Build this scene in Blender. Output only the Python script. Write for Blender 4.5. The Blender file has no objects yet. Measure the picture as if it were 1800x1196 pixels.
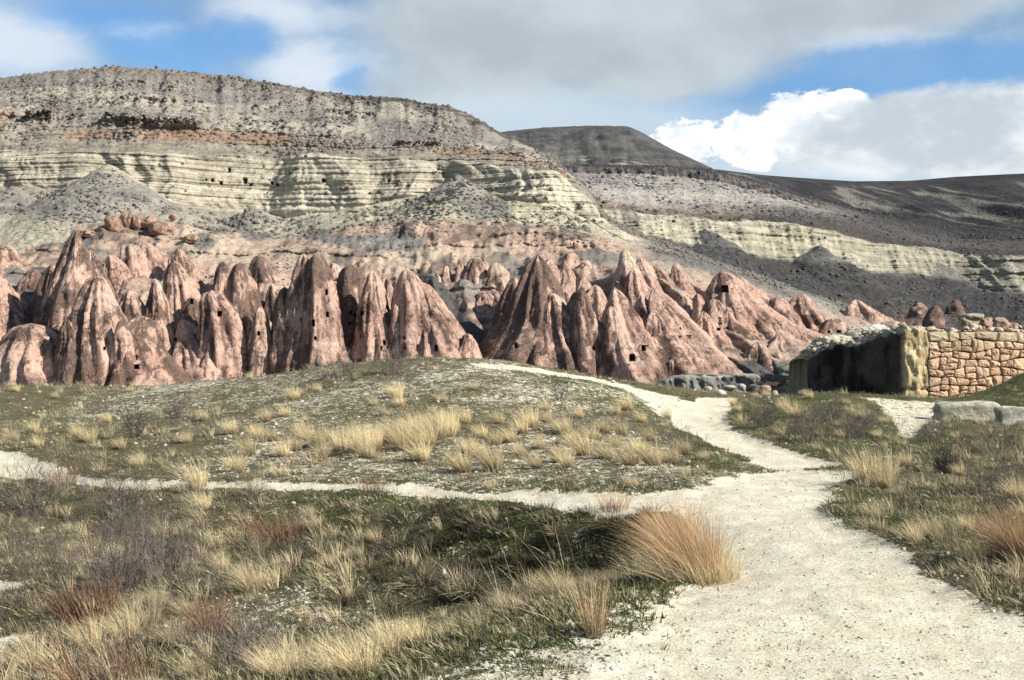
import bpy, bmesh, math, random
import numpy as np
from mathutils import Vector
from mathutils.bvhtree import BVHTree

random.seed(7)
RNG = np.random.default_rng(11)
S = bpy.context.scene
C = S.collection
PI = math.pi

# ------------------------------------------------------------------ camera
F = 2173.0            # focal length in pixels of the 1800 px wide photograph
CX, CY = 900.0, 598.0
EYE = 1.65
cam = bpy.data.cameras.new('camera'); camo = bpy.data.objects.new('camera', cam)
C.objects.link(camo); camo.location = (0, 0, EYE); camo.rotation_euler = (PI/2, 0, 0)
cam.sensor_width = 36; cam.lens = F/1800*36; cam.clip_start = .1; cam.clip_end = 20000
S.camera = camo

# ------------------------------------------------------------------ sun, sky, exposure
SUN = Vector((0.925, -0.38, 0.0)).normalized()
SUN_EL = math.radians(35)
sd = Vector((SUN.x*math.cos(SUN_EL), SUN.y*math.cos(SUN_EL), math.sin(SUN_EL)))
sl = bpy.data.lights.new('sun', 'SUN'); sl.energy = 5.0; sl.angle = math.radians(.5); sl.color = (1, .95, .86)
so = bpy.data.objects.new('sun', sl); C.objects.link(so)
so.rotation_euler = sd.to_track_quat('Z', 'Y').to_euler()
S.view_settings.view_transform = 'Standard'; S.view_settings.look = 'None'
S.view_settings.exposure = 0.85; S.view_settings.gamma = 1; S.view_settings.use_curve_mapping = False

world = bpy.data.worlds.new('World'); S.world = world; world.use_nodes = True


class NT:
    """small helper for building node trees"""
    def __init__(s, tree): s.t = tree; s.n = tree.nodes; s.l = tree.links
    def node(s, kind, **kw):
        n = s.n.new(kind)
        for k, v in kw.items(): setattr(n, k, v)
        return n
    def put(s, sock, v):
        if isinstance(v, bpy.types.NodeSocket): s.l.new(v, sock)
        elif v is not None: sock.default_value = v
    def math(s, op, a, b=None, c=None, clamp=False):
        n = s.node('ShaderNodeMath', operation=op, use_clamp=clamp)
        s.put(n.inputs[0], a); s.put(n.inputs[1], b); s.put(n.inputs[2], c)
        return n.outputs[0]
    def ramp(s, v, lo, hi, a=0., b=1., smooth=True):
        n = s.node('ShaderNodeMapRange'); n.interpolation_type = 'SMOOTHSTEP' if smooth else 'LINEAR'
        s.put(n.inputs[0], v); s.put(n.inputs[1], lo); s.put(n.inputs[2], hi); s.put(n.inputs[3], a); s.put(n.inputs[4], b)
        return n.outputs[0]
    def noise(s, vec, scale, detail=4, rough=.55, dist=0., ntype='FBM', out=0):
        n = s.node('ShaderNodeTexNoise'); n.noise_type = ntype
        s.put(n.inputs['Vector'], vec); n.inputs['Scale'].default_value = scale
        n.inputs['Detail'].default_value = detail; n.inputs['Roughness'].default_value = rough
        n.inputs['Distortion'].default_value = dist
        return n.outputs[out]
    def voro(s, vec, scale, feature='F1', out=0, rand=1.):
        n = s.node('ShaderNodeTexVoronoi', feature=feature)
        s.put(n.inputs['Vector'], vec); n.inputs['Scale'].default_value = scale
        n.inputs['Randomness'].default_value = rand
        return n.outputs[out]
    def mix(s, fac, a, b, blend='MIX'):
        n = s.node('ShaderNodeMix', data_type='RGBA', blend_type=blend)
        s.put(n.inputs[0], fac)
        s.put(n.inputs[6], a if isinstance(a, bpy.types.NodeSocket) else (*a, 1))
        s.put(n.inputs[7], b if isinstance(b, bpy.types.NodeSocket) else (*b, 1))
        return n.outputs[2]
    def scale(s, vec, v):
        n = s.node('ShaderNodeVectorMath', operation='MULTIPLY'); s.put(n.inputs[0], vec); s.put(n.inputs[1], v)
        return n.outputs[0]
    def val(s, v):
        n = s.node('ShaderNodeCombineXYZ')
        for i in range(3): s.put(n.inputs[i], v)
        return n.outputs[0]


def build_world():
    T = NT(world.node_tree); T.n.clear()
    out = T.node('ShaderNodeOutputWorld'); bg = T.node('ShaderNodeBackground')
    T.l.new(bg.outputs[0], out.inputs[0])
    sky = T.node('ShaderNodeTexSky', sky_type='NISHITA', sun_disc=False)
    sky.sun_elevation = SUN_EL; sky.sun_rotation = math.atan2(SUN.x, SUN.y)
    sky.air_density = 1.0; sky.dust_density = .3; sky.ozone_density = 2.0
    STR = 0.0575
    tc = T.node('ShaderNodeTexCoord').outputs['Generated']
    sep = T.node('ShaderNodeSeparateXYZ'); T.l.new(tc, sep.inputs[0])
    front = T.ramp(sep.outputs[1], 0.2, .5)
    st = T.scale(tc, (1, 1, 1.7))
    n1 = T.noise(st, 5, 7, .6, 0)            # large shapes
    warp = T.noise(st, 13, 5, .6, 0, out=1)
    w = T.node('ShaderNodeVectorMath', operation='MULTIPLY_ADD')
    T.put(w.inputs[0], warp); T.put(w.inputs[1], (.055, .055, .040)); T.put(w.inputs[2], tc)
    w2 = T.node('ShaderNodeVectorMath', operation='SUBTRACT'); T.put(w2.inputs[0], w.outputs[0]); T.put(w2.inputs[1], (.0275, .0275, .020))
    ws = T.node('ShaderNodeSeparateXYZ'); T.l.new(w2.outputs[0], ws.inputs[0])
    def blob(px, py, rx, ry, soft=.6):
        v = Vector(((px-CX)/F, 1, (CY-py)/F)); l = v.length; v /= l
        a = T.math('MULTIPLY', T.math('SUBTRACT', ws.outputs[0], v.x), F*l/rx)
        b = T.math('MULTIPLY', T.math('SUBTRACT', ws.outputs[2], v.z), F*l/ry)
        d = T.math('SQRT', T.math('ADD', T.math('MULTIPLY', a, a), T.math('MULTIPLY', b, b)))
        return T.math('MULTIPLY', T.ramp(d, 1+soft*.5, 1-soft*.5), front)
    def mx(*a):
        r = a[0]
        for b in a[1:]: r = T.math('MAXIMUM', r, b)
        return r
    skyc = T.mix(1., sky.outputs[0], (.95, 1.14, 1.22), 'MULTIPLY')
    # thin veil over everything, thicker toward the horizon
    veil = T.math('MULTIPLY', T.ramp(n1, .40, .68, .08, .85), T.ramp(sep.outputs[2], .5, .25, .15, 1.))
    col = T.mix(veil, skyc, (7.6, 8.3, 9.0))
    # wispy white clouds on the left
    left = mx(blob(10, 75, 120, 65, 1.1), blob(480, 30, 90, 40, 1.4), blob(560, 120, 90, 40, 1.2), blob(250, 55, 60, 16, 1.4))
    col = T.mix(T.math('MULTIPLY', left, .8), col, (7.6, 8.4, 9.2))
    # blue gaps
    gap = mx(blob(190, 30, 130, 34, 1.2), blob(300, 85, 130, 30, 1.2), blob(430, 75, 60, 34, 1.2), blob(625, 135, 28, 28, 1.3),
             blob(1560, 130, 330, 52, .7), blob(1230, 190, 90, 40, 1.))
    col = T.mix(T.math('MULTIPLY', gap, .85), col, T.mix(1., skyc, (.92, 1.06, 1.22), 'MULTIPLY'))
    # large grey cloud bank overhead, and a pale veil below it
    bank = mx(blob(980, 30, 330, 150, .45), blob(1180, 60, 230, 110, .5), blob(1420, -10, 420, 75, .5), blob(820, 150, 160, 70, .9))
    nb = T.noise(st, 9, 5, .5)
    bankc = T.mix(T.ramp(nb, .35, .65), (4.5, 5.2, 5.75), (5.8, 6.6, 7.1))
    col = T.mix(T.math('MULTIPLY', bank, .95), col, bankc)
    low = mx(blob(950, 215, 330, 42, 1.), blob(1560, 300, 420, 60, .8))
    col = T.mix(T.math('MULTIPLY', low, .8), col, (6.2, 7.3, 8.2))
    # white cumulus low on the right
    n3 = T.noise(st, 42, 8, .62)
    cum = mx(blob(1203, 252, 54, 36, 1.3), blob(1400, 212, 70, 44, 1.3), blob(1330, 242, 70, 40, 1.3), blob(1470, 205, 60, 30, 1.3))
    cum = T.ramp(T.math('ADD', cum, T.math('MULTIPLY', T.math('MULTIPLY', T.math('SUBTRACT', n3, .5), 1.9), T.ramp(cum, 0., .25))), .30, .62)
    col = T.mix(cum, col, T.mix(T.ramp(n3, .40, .58), (8.4, 9.0, 9.6), (12, 12, 11.8)))
    gr = mx(blob(1560, 250, 170, 60, .6), blob(1730, 240, 190, 75, .35), blob(1640, 215, 120, 55, .5))
    n4 = T.noise(st, 11, 6, .6)
    col = T.mix(T.math('MULTIPLY', gr, .95), col, T.mix(T.ramp(n4, .4, .62), (5.7, 6.4, 7.0), (8.7, 9.1, 9.4)))
    # the clouds carry on round the rest of the sky
    away = T.math('MULTIPLY', T.ramp(n1, .53, .66), T.math('SUBTRACT', 1., front))
    col = T.mix(T.math('MULTIPLY', away, .8), col, (7, 7.4, 7.8))
    T.l.new(col, bg.inputs[0]); bg.inputs[1].default_value = STR
build_world()


# ------------------------------------------------------------------ noise in numpy
_perm = np.random.default_rng(3).permutation(256); _perm = np.concatenate([_perm, _perm])
_g = np.random.default_rng(4).normal(size=(256, 3)); _g /= np.linalg.norm(_g, axis=1)[:, None]
def perlin(x, y, z):
    x, y, z = np.broadcast_arrays(np.asarray(x, float), np.asarray(y, float), np.asarray(z, float))
    xi, yi, zi = np.floor(x).astype(int), np.floor(y).astype(int), np.floor(z).astype(int)
    xf, yf, zf = x-xi, y-yi, z-zi
    xi &= 255; yi &= 255; zi &= 255
    u, v, w = [t*t*t*(t*(t*6-15)+10) for t in (xf, yf, zf)]
    r = 0
    for dx in (0, 1):
        for dy in (0, 1):
            a = _perm[_perm[xi+dx]+((yi+dy) & 255)]
            for dz in (0, 1):
                g = _g[_perm[a+((zi+dz) & 255)]]
                d = g[..., 0]*(xf-dx)+g[..., 1]*(yf-dy)+g[..., 2]*(zf-dz)
                r = r + d*(u if dx else 1-u)*(v if dy else 1-v)*(w if dz else 1-w)
    return r*1.6
def fbm(x, y, z=0., octs=4, gain=.5, ridged=False):
    r = 0; a = 1.; s = 0.
    for o in range(octs):
        k = 2.03**o
        p = perlin(np.asarray(x)*k+17.3*o, np.asarray(y)*k-9.1*o, np.asarray(z)*k+5.7*o)
        if ridged: p = 1-2*np.abs(p)
        r = r+a*p; s += a; a *= gain
    return r/s
def ss(x, a, b):
    t = np.clip((np.asarray(x, float)-a)/(b-a), 0, 1); return t*t*(3-2*t)
def lerp(a, b, t):
    t = np.asarray(t)[..., None]; return np.asarray(a)*(1-t)+np.asarray(b)*t
def P(px, py, D):
    return Vector(((px-CX)/F*D, D, (CY-py)/F*D+EYE))


# ------------------------------------------------------------------ mesh and object helpers
def mesh_np(name, V, faces, smooth=False, col=None, mats=()):
    """V (n,3); faces: (m,3) or (m,4) array"""
    me = bpy.data.meshes.new(name)
    V = np.asarray(V, np.float32); faces = np.asarray(faces, np.int32); k = faces.shape[1]
    me.vertices.add(len(V)); me.vertices.foreach_set('co', V.ravel())
    me.loops.add(faces.size); me.loops.foreach_set('vertex_index', faces.ravel())
    me.polygons.add(len(faces)); me.polygons.foreach_set('loop_start', np.arange(len(faces), dtype=np.int32)*k)
    me.update(calc_edges=True); me.validate()
    if smooth: me.polygons.foreach_set('use_smooth', np.ones(len(me.polygons), bool))
    if col is not None:
        a = me.color_attributes.new('Col', 'FLOAT_COLOR', 'POINT')
        c = np.ones((len(V), 4), np.float32); c[:, :col.shape[1]] = col
        a.data.foreach_set('color', c.ravel())
    for m in mats: me.materials.append(m)
    return me
def grid_faces(r, c, wrap=False):
    i = np.arange(r-1)[:, None]*c
    j = np.arange(c if wrap else c-1)[None, :]
    j2 = (j+1) % c
    return np.stack([i+j, i+j2, i+c+j2, i+c+j], -1).reshape(-1, 4)
def obj(name, me, parent=None, loc=None, rz=None, **props):
    o = bpy.data.objects.new(name, me); C.objects.link(o)
    if parent is not None: o.parent = parent
    if loc is not None: o.location = loc
    if rz is not None: o.rotation_euler = (0, 0, rz)
    for k, v in props.items(): o[k] = v
    return o


# ------------------------------------------------------------------ materials
def new_mat(name):
    m = bpy.data.materials.new(name); m.use_nodes = True
    T = NT(m.node_tree); T.n.clear()
    out = T.node('ShaderNodeOutputMaterial'); b = T.node('ShaderNodeBsdfPrincipled')
    T.l.new(b.outputs[0], out.inputs[0]); b.inputs['Roughness'].default_value = .95
    b.inputs['Specular IOR Level'].default_value = .15
    return m, T, b
def bump(T, b, h, strength, dist, prev=None):
    n = T.node('ShaderNodeBump'); n.inputs['Strength'].default_value = strength; n.inputs['Distance'].default_value = dist
    T.put(n.inputs['Height'], h)
    if prev is not None: T.l.new(prev, n.inputs['Normal'])
    T.l.new(n.outputs[0], b.inputs['Normal']); return n.outputs[0]

def rock_material(name, fine, speck_scale, var=.35, dark=(.045, .042, .040), bstr=.7, bdist=.5, strata=0., cracks=0., alb=.8):
    """colour comes from the attribute; procedural grain, speckles and relief on top. fine = noise scale per metre"""
    m, T, b = new_mat(name)
    at = T.node('ShaderNodeAttribute', attribute_name='Col')
    pos = T.node('ShaderNodeNewGeometry').outputs['Position']
    n = T.noise(pos, fine, 6, .65)
    f = T.ramp(n, .3, .7, alb*(1-var), alb*(1+var), False)
    c = T.mix(1., at.outputs['Color'], T.val(f), 'MULTIPLY')
    # loose dark blocks and low bushes: amount by the attribute's alpha
    v = T.voro(pos, speck_scale); n2 = T.noise(pos, speck_scale*.25, 3, .6); n3 = T.noise(pos, speck_scale*.06, 3, .5)
    thr = T.math('MULTIPLY', T.math('ADD', T.math('ADD', T.math('MULTIPLY', at.outputs['Alpha'], .62), T.math('MULTIPLY', T.math('SUBTRACT', n2, .5), .7)), T.math('MULTIPLY', T.math('SUBTRACT', n3, .5), .8)), 1.)
    sp = T.ramp(T.math('SUBTRACT', thr, v), -.02, .08)
    c = T.mix(sp, c, dark)
    if cracks:
        wv = T.node('ShaderNodeVectorMath', operation='ADD'); T.l.new(T.scale(pos, (1, 1, .45)), wv.inputs[0])
        T.l.new(T.scale(T.noise(pos, .6, 4, .6, out=1), (2.2, 2.2, 1.2)), wv.inputs[1])
        ce = T.voro(wv.outputs[0], cracks, 'DISTANCE_TO_EDGE'); ce2 = T.voro(wv.outputs[0], cracks*2.7, 'DISTANCE_TO_EDGE')
        brk = T.ramp(T.noise(pos, .25, 3), .42, .6)
        cr = T.math('MAXIMUM', T.ramp(ce, .05, .0), T.math('MULTIPLY', T.ramp(ce2, .05, .0), .5)); cr = T.math('MULTIPLY', cr, brk)
        c = T.mix(T.math('MULTIPLY', cr, .6), c, (.09, .06, .048))
        n = T.math('SUBTRACT', T.math('ADD', n, T.math('MULTIPLY', T.noise(T.scale(pos, (1, 1, .35)), 2.6, 5, .65), .8)), T.math('MULTIPLY', cr, .5))
    if strata:
        w = T.scale(pos, (.02, .02, 1.)); ns = T.noise(w, strata, 4, .7)
        c = T.mix(1., c, T.val(T.ramp(ns, .35, .65, .68, 1.22, False)), 'MULTIPLY')
    T.l.new(c, b.inputs['Base Color'])
    h = T.math('ADD', n, T.math('MULTIPLY', sp, .35))
    bump(T, b, h, bstr, bdist)
    return m
M_hill = rock_material('hillside_rock', 1.1, 1.25, .30, (.045, .042, .038), .7, .6, alb=.72)
M_far = rock_material('far_hill_rock', .55, .5, .4, (.030, .031, .034), .8, 1.6, alb=.74)
M_tuff = rock_material('pink_tuff', 1.6, 2.2, .30, (.055, .040, .034), .8, .4, cracks=.30)
M_stone = rock_material('cut_stone', 14., 16., .30, (.05, .04, .03), .8, .03)

def solid_mat(name, colour, var=.3, scale=20., rough=.95, trans=0., obj_rand=0., bdist=0., basal=0.):
    m, T, b = new_mat(name)
    pos = T.node('ShaderNodeNewGeometry').outputs['Position']
    n = T.noise(pos, scale, 4, .6)
    f = T.ramp(n, .3, .7, .86*(1-var), .86*(1+var), False)
    if obj_rand:
        r = T.node('ShaderNodeObjectInfo').outputs['Random']
        f = T.math('MULTIPLY', f, T.ramp(r, 0, 1, 1-obj_rand, 1+obj_rand, False))
    if basal:   # old brown leaf bases under the bleached blades
        gz = T.node('ShaderNodeSeparateXYZ'); T.l.new(T.node('ShaderNodeTexCoord').outputs['Generated'], gz.inputs[0])
        colour = T.mix(T.ramp(T.math('ADD', gz.outputs[2], T.math('MULTIPLY', n, .3)), .12, .62), tuple(x*basal for x in (.26, .19, .12)), colour)
    c = T.mix(1., colour, T.val(f), 'MULTIPLY')
    T.l.new(c, b.inputs['Base Color']); b.inputs['Roughness'].default_value = rough
    if bdist: bump(T, b, n, .8, bdist)
    if trans:
        out = [x for x in T.n if x.type == 'OUTPUT_MATERIAL'][0]
        tr = T.node('ShaderNodeBsdfTranslucent'); T.l.new(c, tr.inputs[0])
        ms = T.node('ShaderNodeMixShader'); ms.inputs[0].default_value = trans
        T.l.new(b.outputs[0], ms.inputs[1]); T.l.new(tr.outputs[0], ms.inputs[2]); T.l.new(ms.outputs[0], out.inputs[0])
    return m


# ------------------------------------------------------------------ near ground: one sheet through surveyed points
CTRL = [  # (px, py, distance) of points on the ground; None px -> plain x, y, z below
 (600, 1196, 6.6), (900, 1196, 6.0), (1200, 1196, 6.0), (1500, 1196, 6.0), (1800, 1196, 6.0), (2100, 1196, 6.2),
 (300, 1196, 8.0), (0, 1196, 8.6), (-300, 1196, 9.0),
 (900, 1120, 6.9), (1000, 1080, 7.55), (1150, 1050, 8.0), (1250, 1040, 8.15), (1400, 1000, 9.0), (1600, 1000, 8.9), (1800, 1010, 8.6), (2100, 1000, 8.8),
 (1300, 920, 11.2), (1400, 900, 12.0), (1250, 890, 12.4), (1600, 900, 11.8), (1800, 900, 11.8), (2100, 900, 12),
 (760, 1080, 9.9), (600, 1110, 9.4), (900, 1035, 10.6), (1040, 1000, 11.0), (1140, 960, 11.3), (450, 1060, 10.6), (620, 1020, 11.3),
 (200, 1060, 11.0), (0, 1040, 11.6), (-200, 1040, 11.5), (0, 940, 14.6), (200, 940, 14.6), (400, 960, 13.6), (600, 950, 13.0),
 (1100, 880, 12.9), (1000, 878, 13.3), (900, 876, 13.9), (800, 874, 14.3), (700, 866, 14.9), (520, 852, 15.8), (300, 852, 16.6), (180, 850, 17.2), (0, 825, 19.6), (-250, 800, 21),
 (900, 850, 15.4), (700, 845, 16.3), (1100, 850, 14.6), (520, 835, 17), (300, 830, 18),
 (1400, 840, 15.2), (1250, 840, 15.0), (1500, 830, 15.6), (1000, 800, 18.2), (800, 790, 19.0), (1150, 800, 18.2), (600, 790, 19.6), (400, 790, 20.4),
 (800, 750, 21.0), (600, 745, 22.0), (1000, 750, 21.0), (1120, 750, 22.), (800, 690, 25.2), (1000, 700, 25.4), (600, 700, 25.2), (500, 700, 27.5),
 (800, 632, 30.5), (900, 640, 30), (700, 634, 31), (600, 645, 31), (1000, 655, 31), (1100, 672, 33), (500, 655, 32), (400, 668, 34), (200, 682, 36), (0, 686, 38), (-300, 690, 38),
 (300, 760, 22.6), (100, 770, 23.), (420, 715, 26.5), (250, 720, 28.5), (80, 730, 29), (-200, 740, 28),
 (1180, 690, 31), (1190, 725, 26.5), (1240, 745, 24.3), (1300, 780, 20.5), (1380, 800, 18.4), (1270, 698, 32), (1250, 703, 40), (1350, 702, 39), (1180, 700, 42), (1400, 695, 38), (1300, 702, 45),
 (1330, 740, 23.), (1400, 722, 25.), (1450, 692, 29.5), (1380, 700, 30), (1520, 692, 31), (1450, 790, 18.9), (1500, 740, 23.5),
 (1600, 704, 33.5), (1600, 730, 28), (1590, 770, 22.), (1700, 745, 25.5), (1800, 770, 22), (1650, 705, 33), (1720, 704, 33), (2050, 760, 23), (1600, 805, 18.1), (1800, 840, 15.6), (1700, 800, 18.8), (2100, 840, 16),
 (1740, 684, 31.5), (1800, 650, 31.8), (1880, 640, 32.5), (2050, 650, 33), (1780, 712, 29.5),
]
pts = [P(*c) for c in CTRL]
pts += [Vector(p) for p in [(-2, 4.2, 0), (0, 4.5, 0), (2, 4.5, 0), (0, 2, 0), (3, 2, 0), (-4, 3, -.25), (0, -3, 0), (6, -3, 0), (-6, -3, -.3), (7, 3, 0), (-8, 8, -.7),
        (-13, 46, -3.2), (0, 39, .2), (-6, 45, -3.2), (2, 47, -3), (-16, 50, -5), (-30, 45, -3.5), (5, 52, -1.6), (12, 50, -1.2), (12, 42, -.4), (17, 46, 0), (25, 45, .4), (30, 38, .6), (14, 38, 0),
        (0, 60, -7), (-20, 62, -8), (-40, 60, -8), (8, 66, -6), (20, 62, -4), (36, 60, -2), (30, 25, .3), (-30, 25, -1.2), (-25, 15, -1),
        (0, 90, -12), (-30, 90, -13), (-60, 90, -13), (30, 90, -9), (60, 90, -6), (0, 150, -10), (-50, 150, -10), (50, 150, -8), (100, 150, -6), (-100, 150, -12)]]
A = np.array([(p.x, p.y, p.z) for p in pts])
def _tps(r2): return np.where(r2 > 1e-9, .5*r2*np.log(np.maximum(r2, 1e-9)), 0)
# the distance axis is compressed so that near and far points carry equal weight
def warpxy(x, y):
    k = np.log(np.maximum(y+8., .5)); return x/(y+8.)*9., k*9.
_wx, _wy = warpxy(A[:, 0], A[:, 1]); n = len(A)
_K = _tps((_wx[:, None]-_wx)**2+(_wy[:, None]-_wy)**2)+np.eye(n)*.02
_Pm = np.stack([np.ones(n), _wx, _wy], 1)
_sol = np.linalg.solve(np.block([[_K, _Pm], [_Pm.T, np.zeros((3, 3))]]), np.concatenate([A[:, 2]/(A[:, 1]+8), np.zeros(3)]))
def base_h(x, y):
    x = np.asarray(x, float); y = np.asarray(y, float); sh = x.shape; x = x.ravel(); y = y.ravel()
    out = np.empty(len(x))
    for i in range(0, len(x), 40000):
        wx, wy = warpxy(x[i:i+40000], y[i:i+40000])
        k = _tps((wx[:, None]-_wx)**2+(wy[:, None]-_wy)**2)
        out[i:i+40000] = k@_sol[:n]+_sol[n]+_sol[n+1]*wx+_sol[n+2]*wy
    return (out*(y+8)).reshape(sh)

def to_ground(px, py, lo=4.5, hi=60.):
    """first point of the base ground on the ray through a pixel"""
    D = np.geomspace(lo, hi, 500); x = (px-CX)/F*D; z = (CY-py)/F*D+EYE
    d = z-base_h(x, D); k = np.argmax(d < 0)
    if d[k] >= 0: k = len(D)-1
    if k > 0:
        t = d[k-1]/(d[k-1]-d[k]) if d[k-1] != d[k] else 0
        Dk = D[k-1]+(D[k]-D[k-1])*t
    else: Dk = D[0]
    return Dk*(px-CX)/F, Dk
def polyline(pp, wid):
    """path centre line in world metres with half widths"""
    out = []
    for (px, py), w in zip(pp, wid):
        x, y = to_ground(px, py); out.append((x, y, w))
    return np.array(out)
PATHS = [
    (polyline([(1500, 1240), (1480, 1150), (1450, 1080), (1400, 1000), (1350, 930), (1310, 885), (1350, 850), (1420, 832)], [1.3, 1.15, 1.0, .85, .72, .72, .68, .6]), 1.),
    (polyline([(1000, 1230), (1180, 1170), (1300, 1110)], [.7, .7, .7]), .42),
    (polyline([(1700, 1190), (1650, 1110), (1560, 1060)], [.9, .8, .6]), 1.),
    (polyline([(1340, 872), (1200, 872), (1100, 876), (1000, 873), (900, 870), (800, 867), (700, 860), (620, 855), (520, 851), (440, 851), (350, 851)], [.75, .6, .45, .34, .30, .30, .32, .28, .24, .17, .18]), 1.),
    (polyline([(360, 851), (280, 852), (200, 850), (120, 842), (50, 825), (-60, 805), (-200, 800)], [.14, .22, .22, .27, .45, .8, .9]), 1.),
    (polyline([(1400, 815), (1350, 795), (1280, 772), (1232, 750), (1225, 728), (1250, 708), (1265, 700)], [.6, .45, .45, .50, .55, .5, .45]), 1.),
    (polyline([(1215, 735), (1180, 705), (1120, 685), (1040, 665), (960, 652), (870, 642)], [.6, .7, .7, .6, .6, .6]), .62),
    (polyline([(1595, 768), (1597, 740), (1600, 718), (1570, 706), (1640, 712)], [.12, .35, .65, .6, .4]), .43),
    (polyline([(-90, 1040), (0, 1030)], [.4, .25]), .6),
    (polyline([(-60, 1150), (10, 1120)], [.3, .2]), .5),
]
def seg_mask(x, y, line, soft):
    best = np.full(x.shape, 9.)
    for (x0, y0, w0), (x1, y1, w1) in zip(line[:-1], line[1:]):
        dx, dy = x1-x0, y1-y0; L2 = dx*dx+dy*dy
        t = np.clip(((x-x0)*dx+(y-y0)*dy)/L2, 0, 1)
        d = np.hypot(x-x0-t*dx, y-y0-t*dy)/(w0+(w1-w0)*t)
        best = np.minimum(best, d)
    return best
def path_mask(x, y):
    j = fbm(x*1.3, y*1.3, 3., 5, .6)*.5+fbm(x*.45, y*.45, 9., 2)*.2
    m = np.zeros(x.shape)
    for line, s in PATHS:
        d = seg_mask(x, y, line, .3)
        m = np.maximum(m, s*ss(1.15-d+j, -.05, .35))
    return m
GREEN = [(1140, 700, 2.2), (1100, 690, 2.), (1330, 800, 1.6), (1480, 800, 1.4), (1380, 725, 2.0), (1500, 700, 2.2), (1620, 780, 2.5), (1750, 790, 2.5), (650, 880, 1.2), (900, 890, 1.6), (1060, 900, 1.4),
         (1200, 1040, .7), (1300, 1010, .6), (1240, 1030, .6), (1480, 870, 1.2), (1560, 900, 1.2), (420, 1120, .6), (520, 1150, .6), (1780, 680, 2.), (950, 1100, .8), (640, 1150, .9), (850, 1110, .8), (1060, 1080, .8), (760, 1160, .9), (1150, 1100, .5), (900, 1170, .6), (100, 840, 1.), (760, 915, 1.1), (850, 925, 1.1), (950, 930, 1.1), (1040, 940, 1.1), (700, 960, 1.), (800, 980, 1.)]
GREEN = [(*to_ground(a, b), r) for a, b, r in GREEN]
WHITE = [(1200, 1160, 1.0), (1050, 1180, .8), (560, 1080, 1.0), (500, 1060, .7), (620, 1120, .7), (950, 690, 2.6), (1050, 690, 2.), (880, 652, 3.0), (340, 680, 3.), (420, 690, 2.5), (300, 710, 2.2), (620, 690, 2.), (1120, 830, 1.8), (980, 790, 2.5), (880, 830, 2.),
         (1000, 1150, 1.), (1150, 1090, .8), (480, 790, 1.6), (400, 820, 1.2), (1250, 840, 1.4), (700, 1180, .6), (860, 1160, .7), (560, 740, 2.), (640, 820, 1.5), (780, 840, 1.6)]
WHITE = [(*to_ground(a, b), r) for a, b, r in WHITE]
HOLLOW = [(*to_ground(a, b), r, q) for a, b, r, q in [(720, 930, .9, .2), (820, 940, .9, .3), (920, 945, .9, .35), (1010, 950, .9, .38), (1085, 955, .7, .4), (1125, 975, .5, .35), (880, 990, .9, .15), (1000, 990, .9, .15)]]
def spots(x, y, L):
    m = np.zeros(x.shape)
    for a, b, r in L: m = np.maximum(m, np.exp(-((x-a)**2+((y-b)*.7)**2)/(r*r)))
    return m
def detail_h(x, y, pm):
    far = ss(y, 60, 90)
    h = fbm(x*.55, y*.55, 2., 3)*.10*(1-.75*pm)
    h = h+fbm(x*2.2, y*2.2, 5., 4)*.055*(1-.85*pm)
    h = h+fbm(x*9, y*9, 8., 3)*.018*(1-.7*pm)
    for a_, b_, r_, q_ in HOLLOW: h = h-q_*np.exp(-(((x-a_)**2+((y-b_)*1.6)**2)/(r_*r_))**1.5)*(1-ss(pm, .2, .8))
    h = h-.05*pm+pm*(fbm(x*1.7, y*.8, 31., 3)*.035+fbm(x*6, y*6, 32., 3)*.016)+far*fbm(x*.05, y*.05, 1., 4)*4
    return h
def ground_z(x, y):
    x = np.atleast_1d(np.asarray(x, float)); y = np.atleast_1d(np.asarray(y, float))
    return base_h(x, y)+detail_h(x, y, path_mask(x, y))

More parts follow.
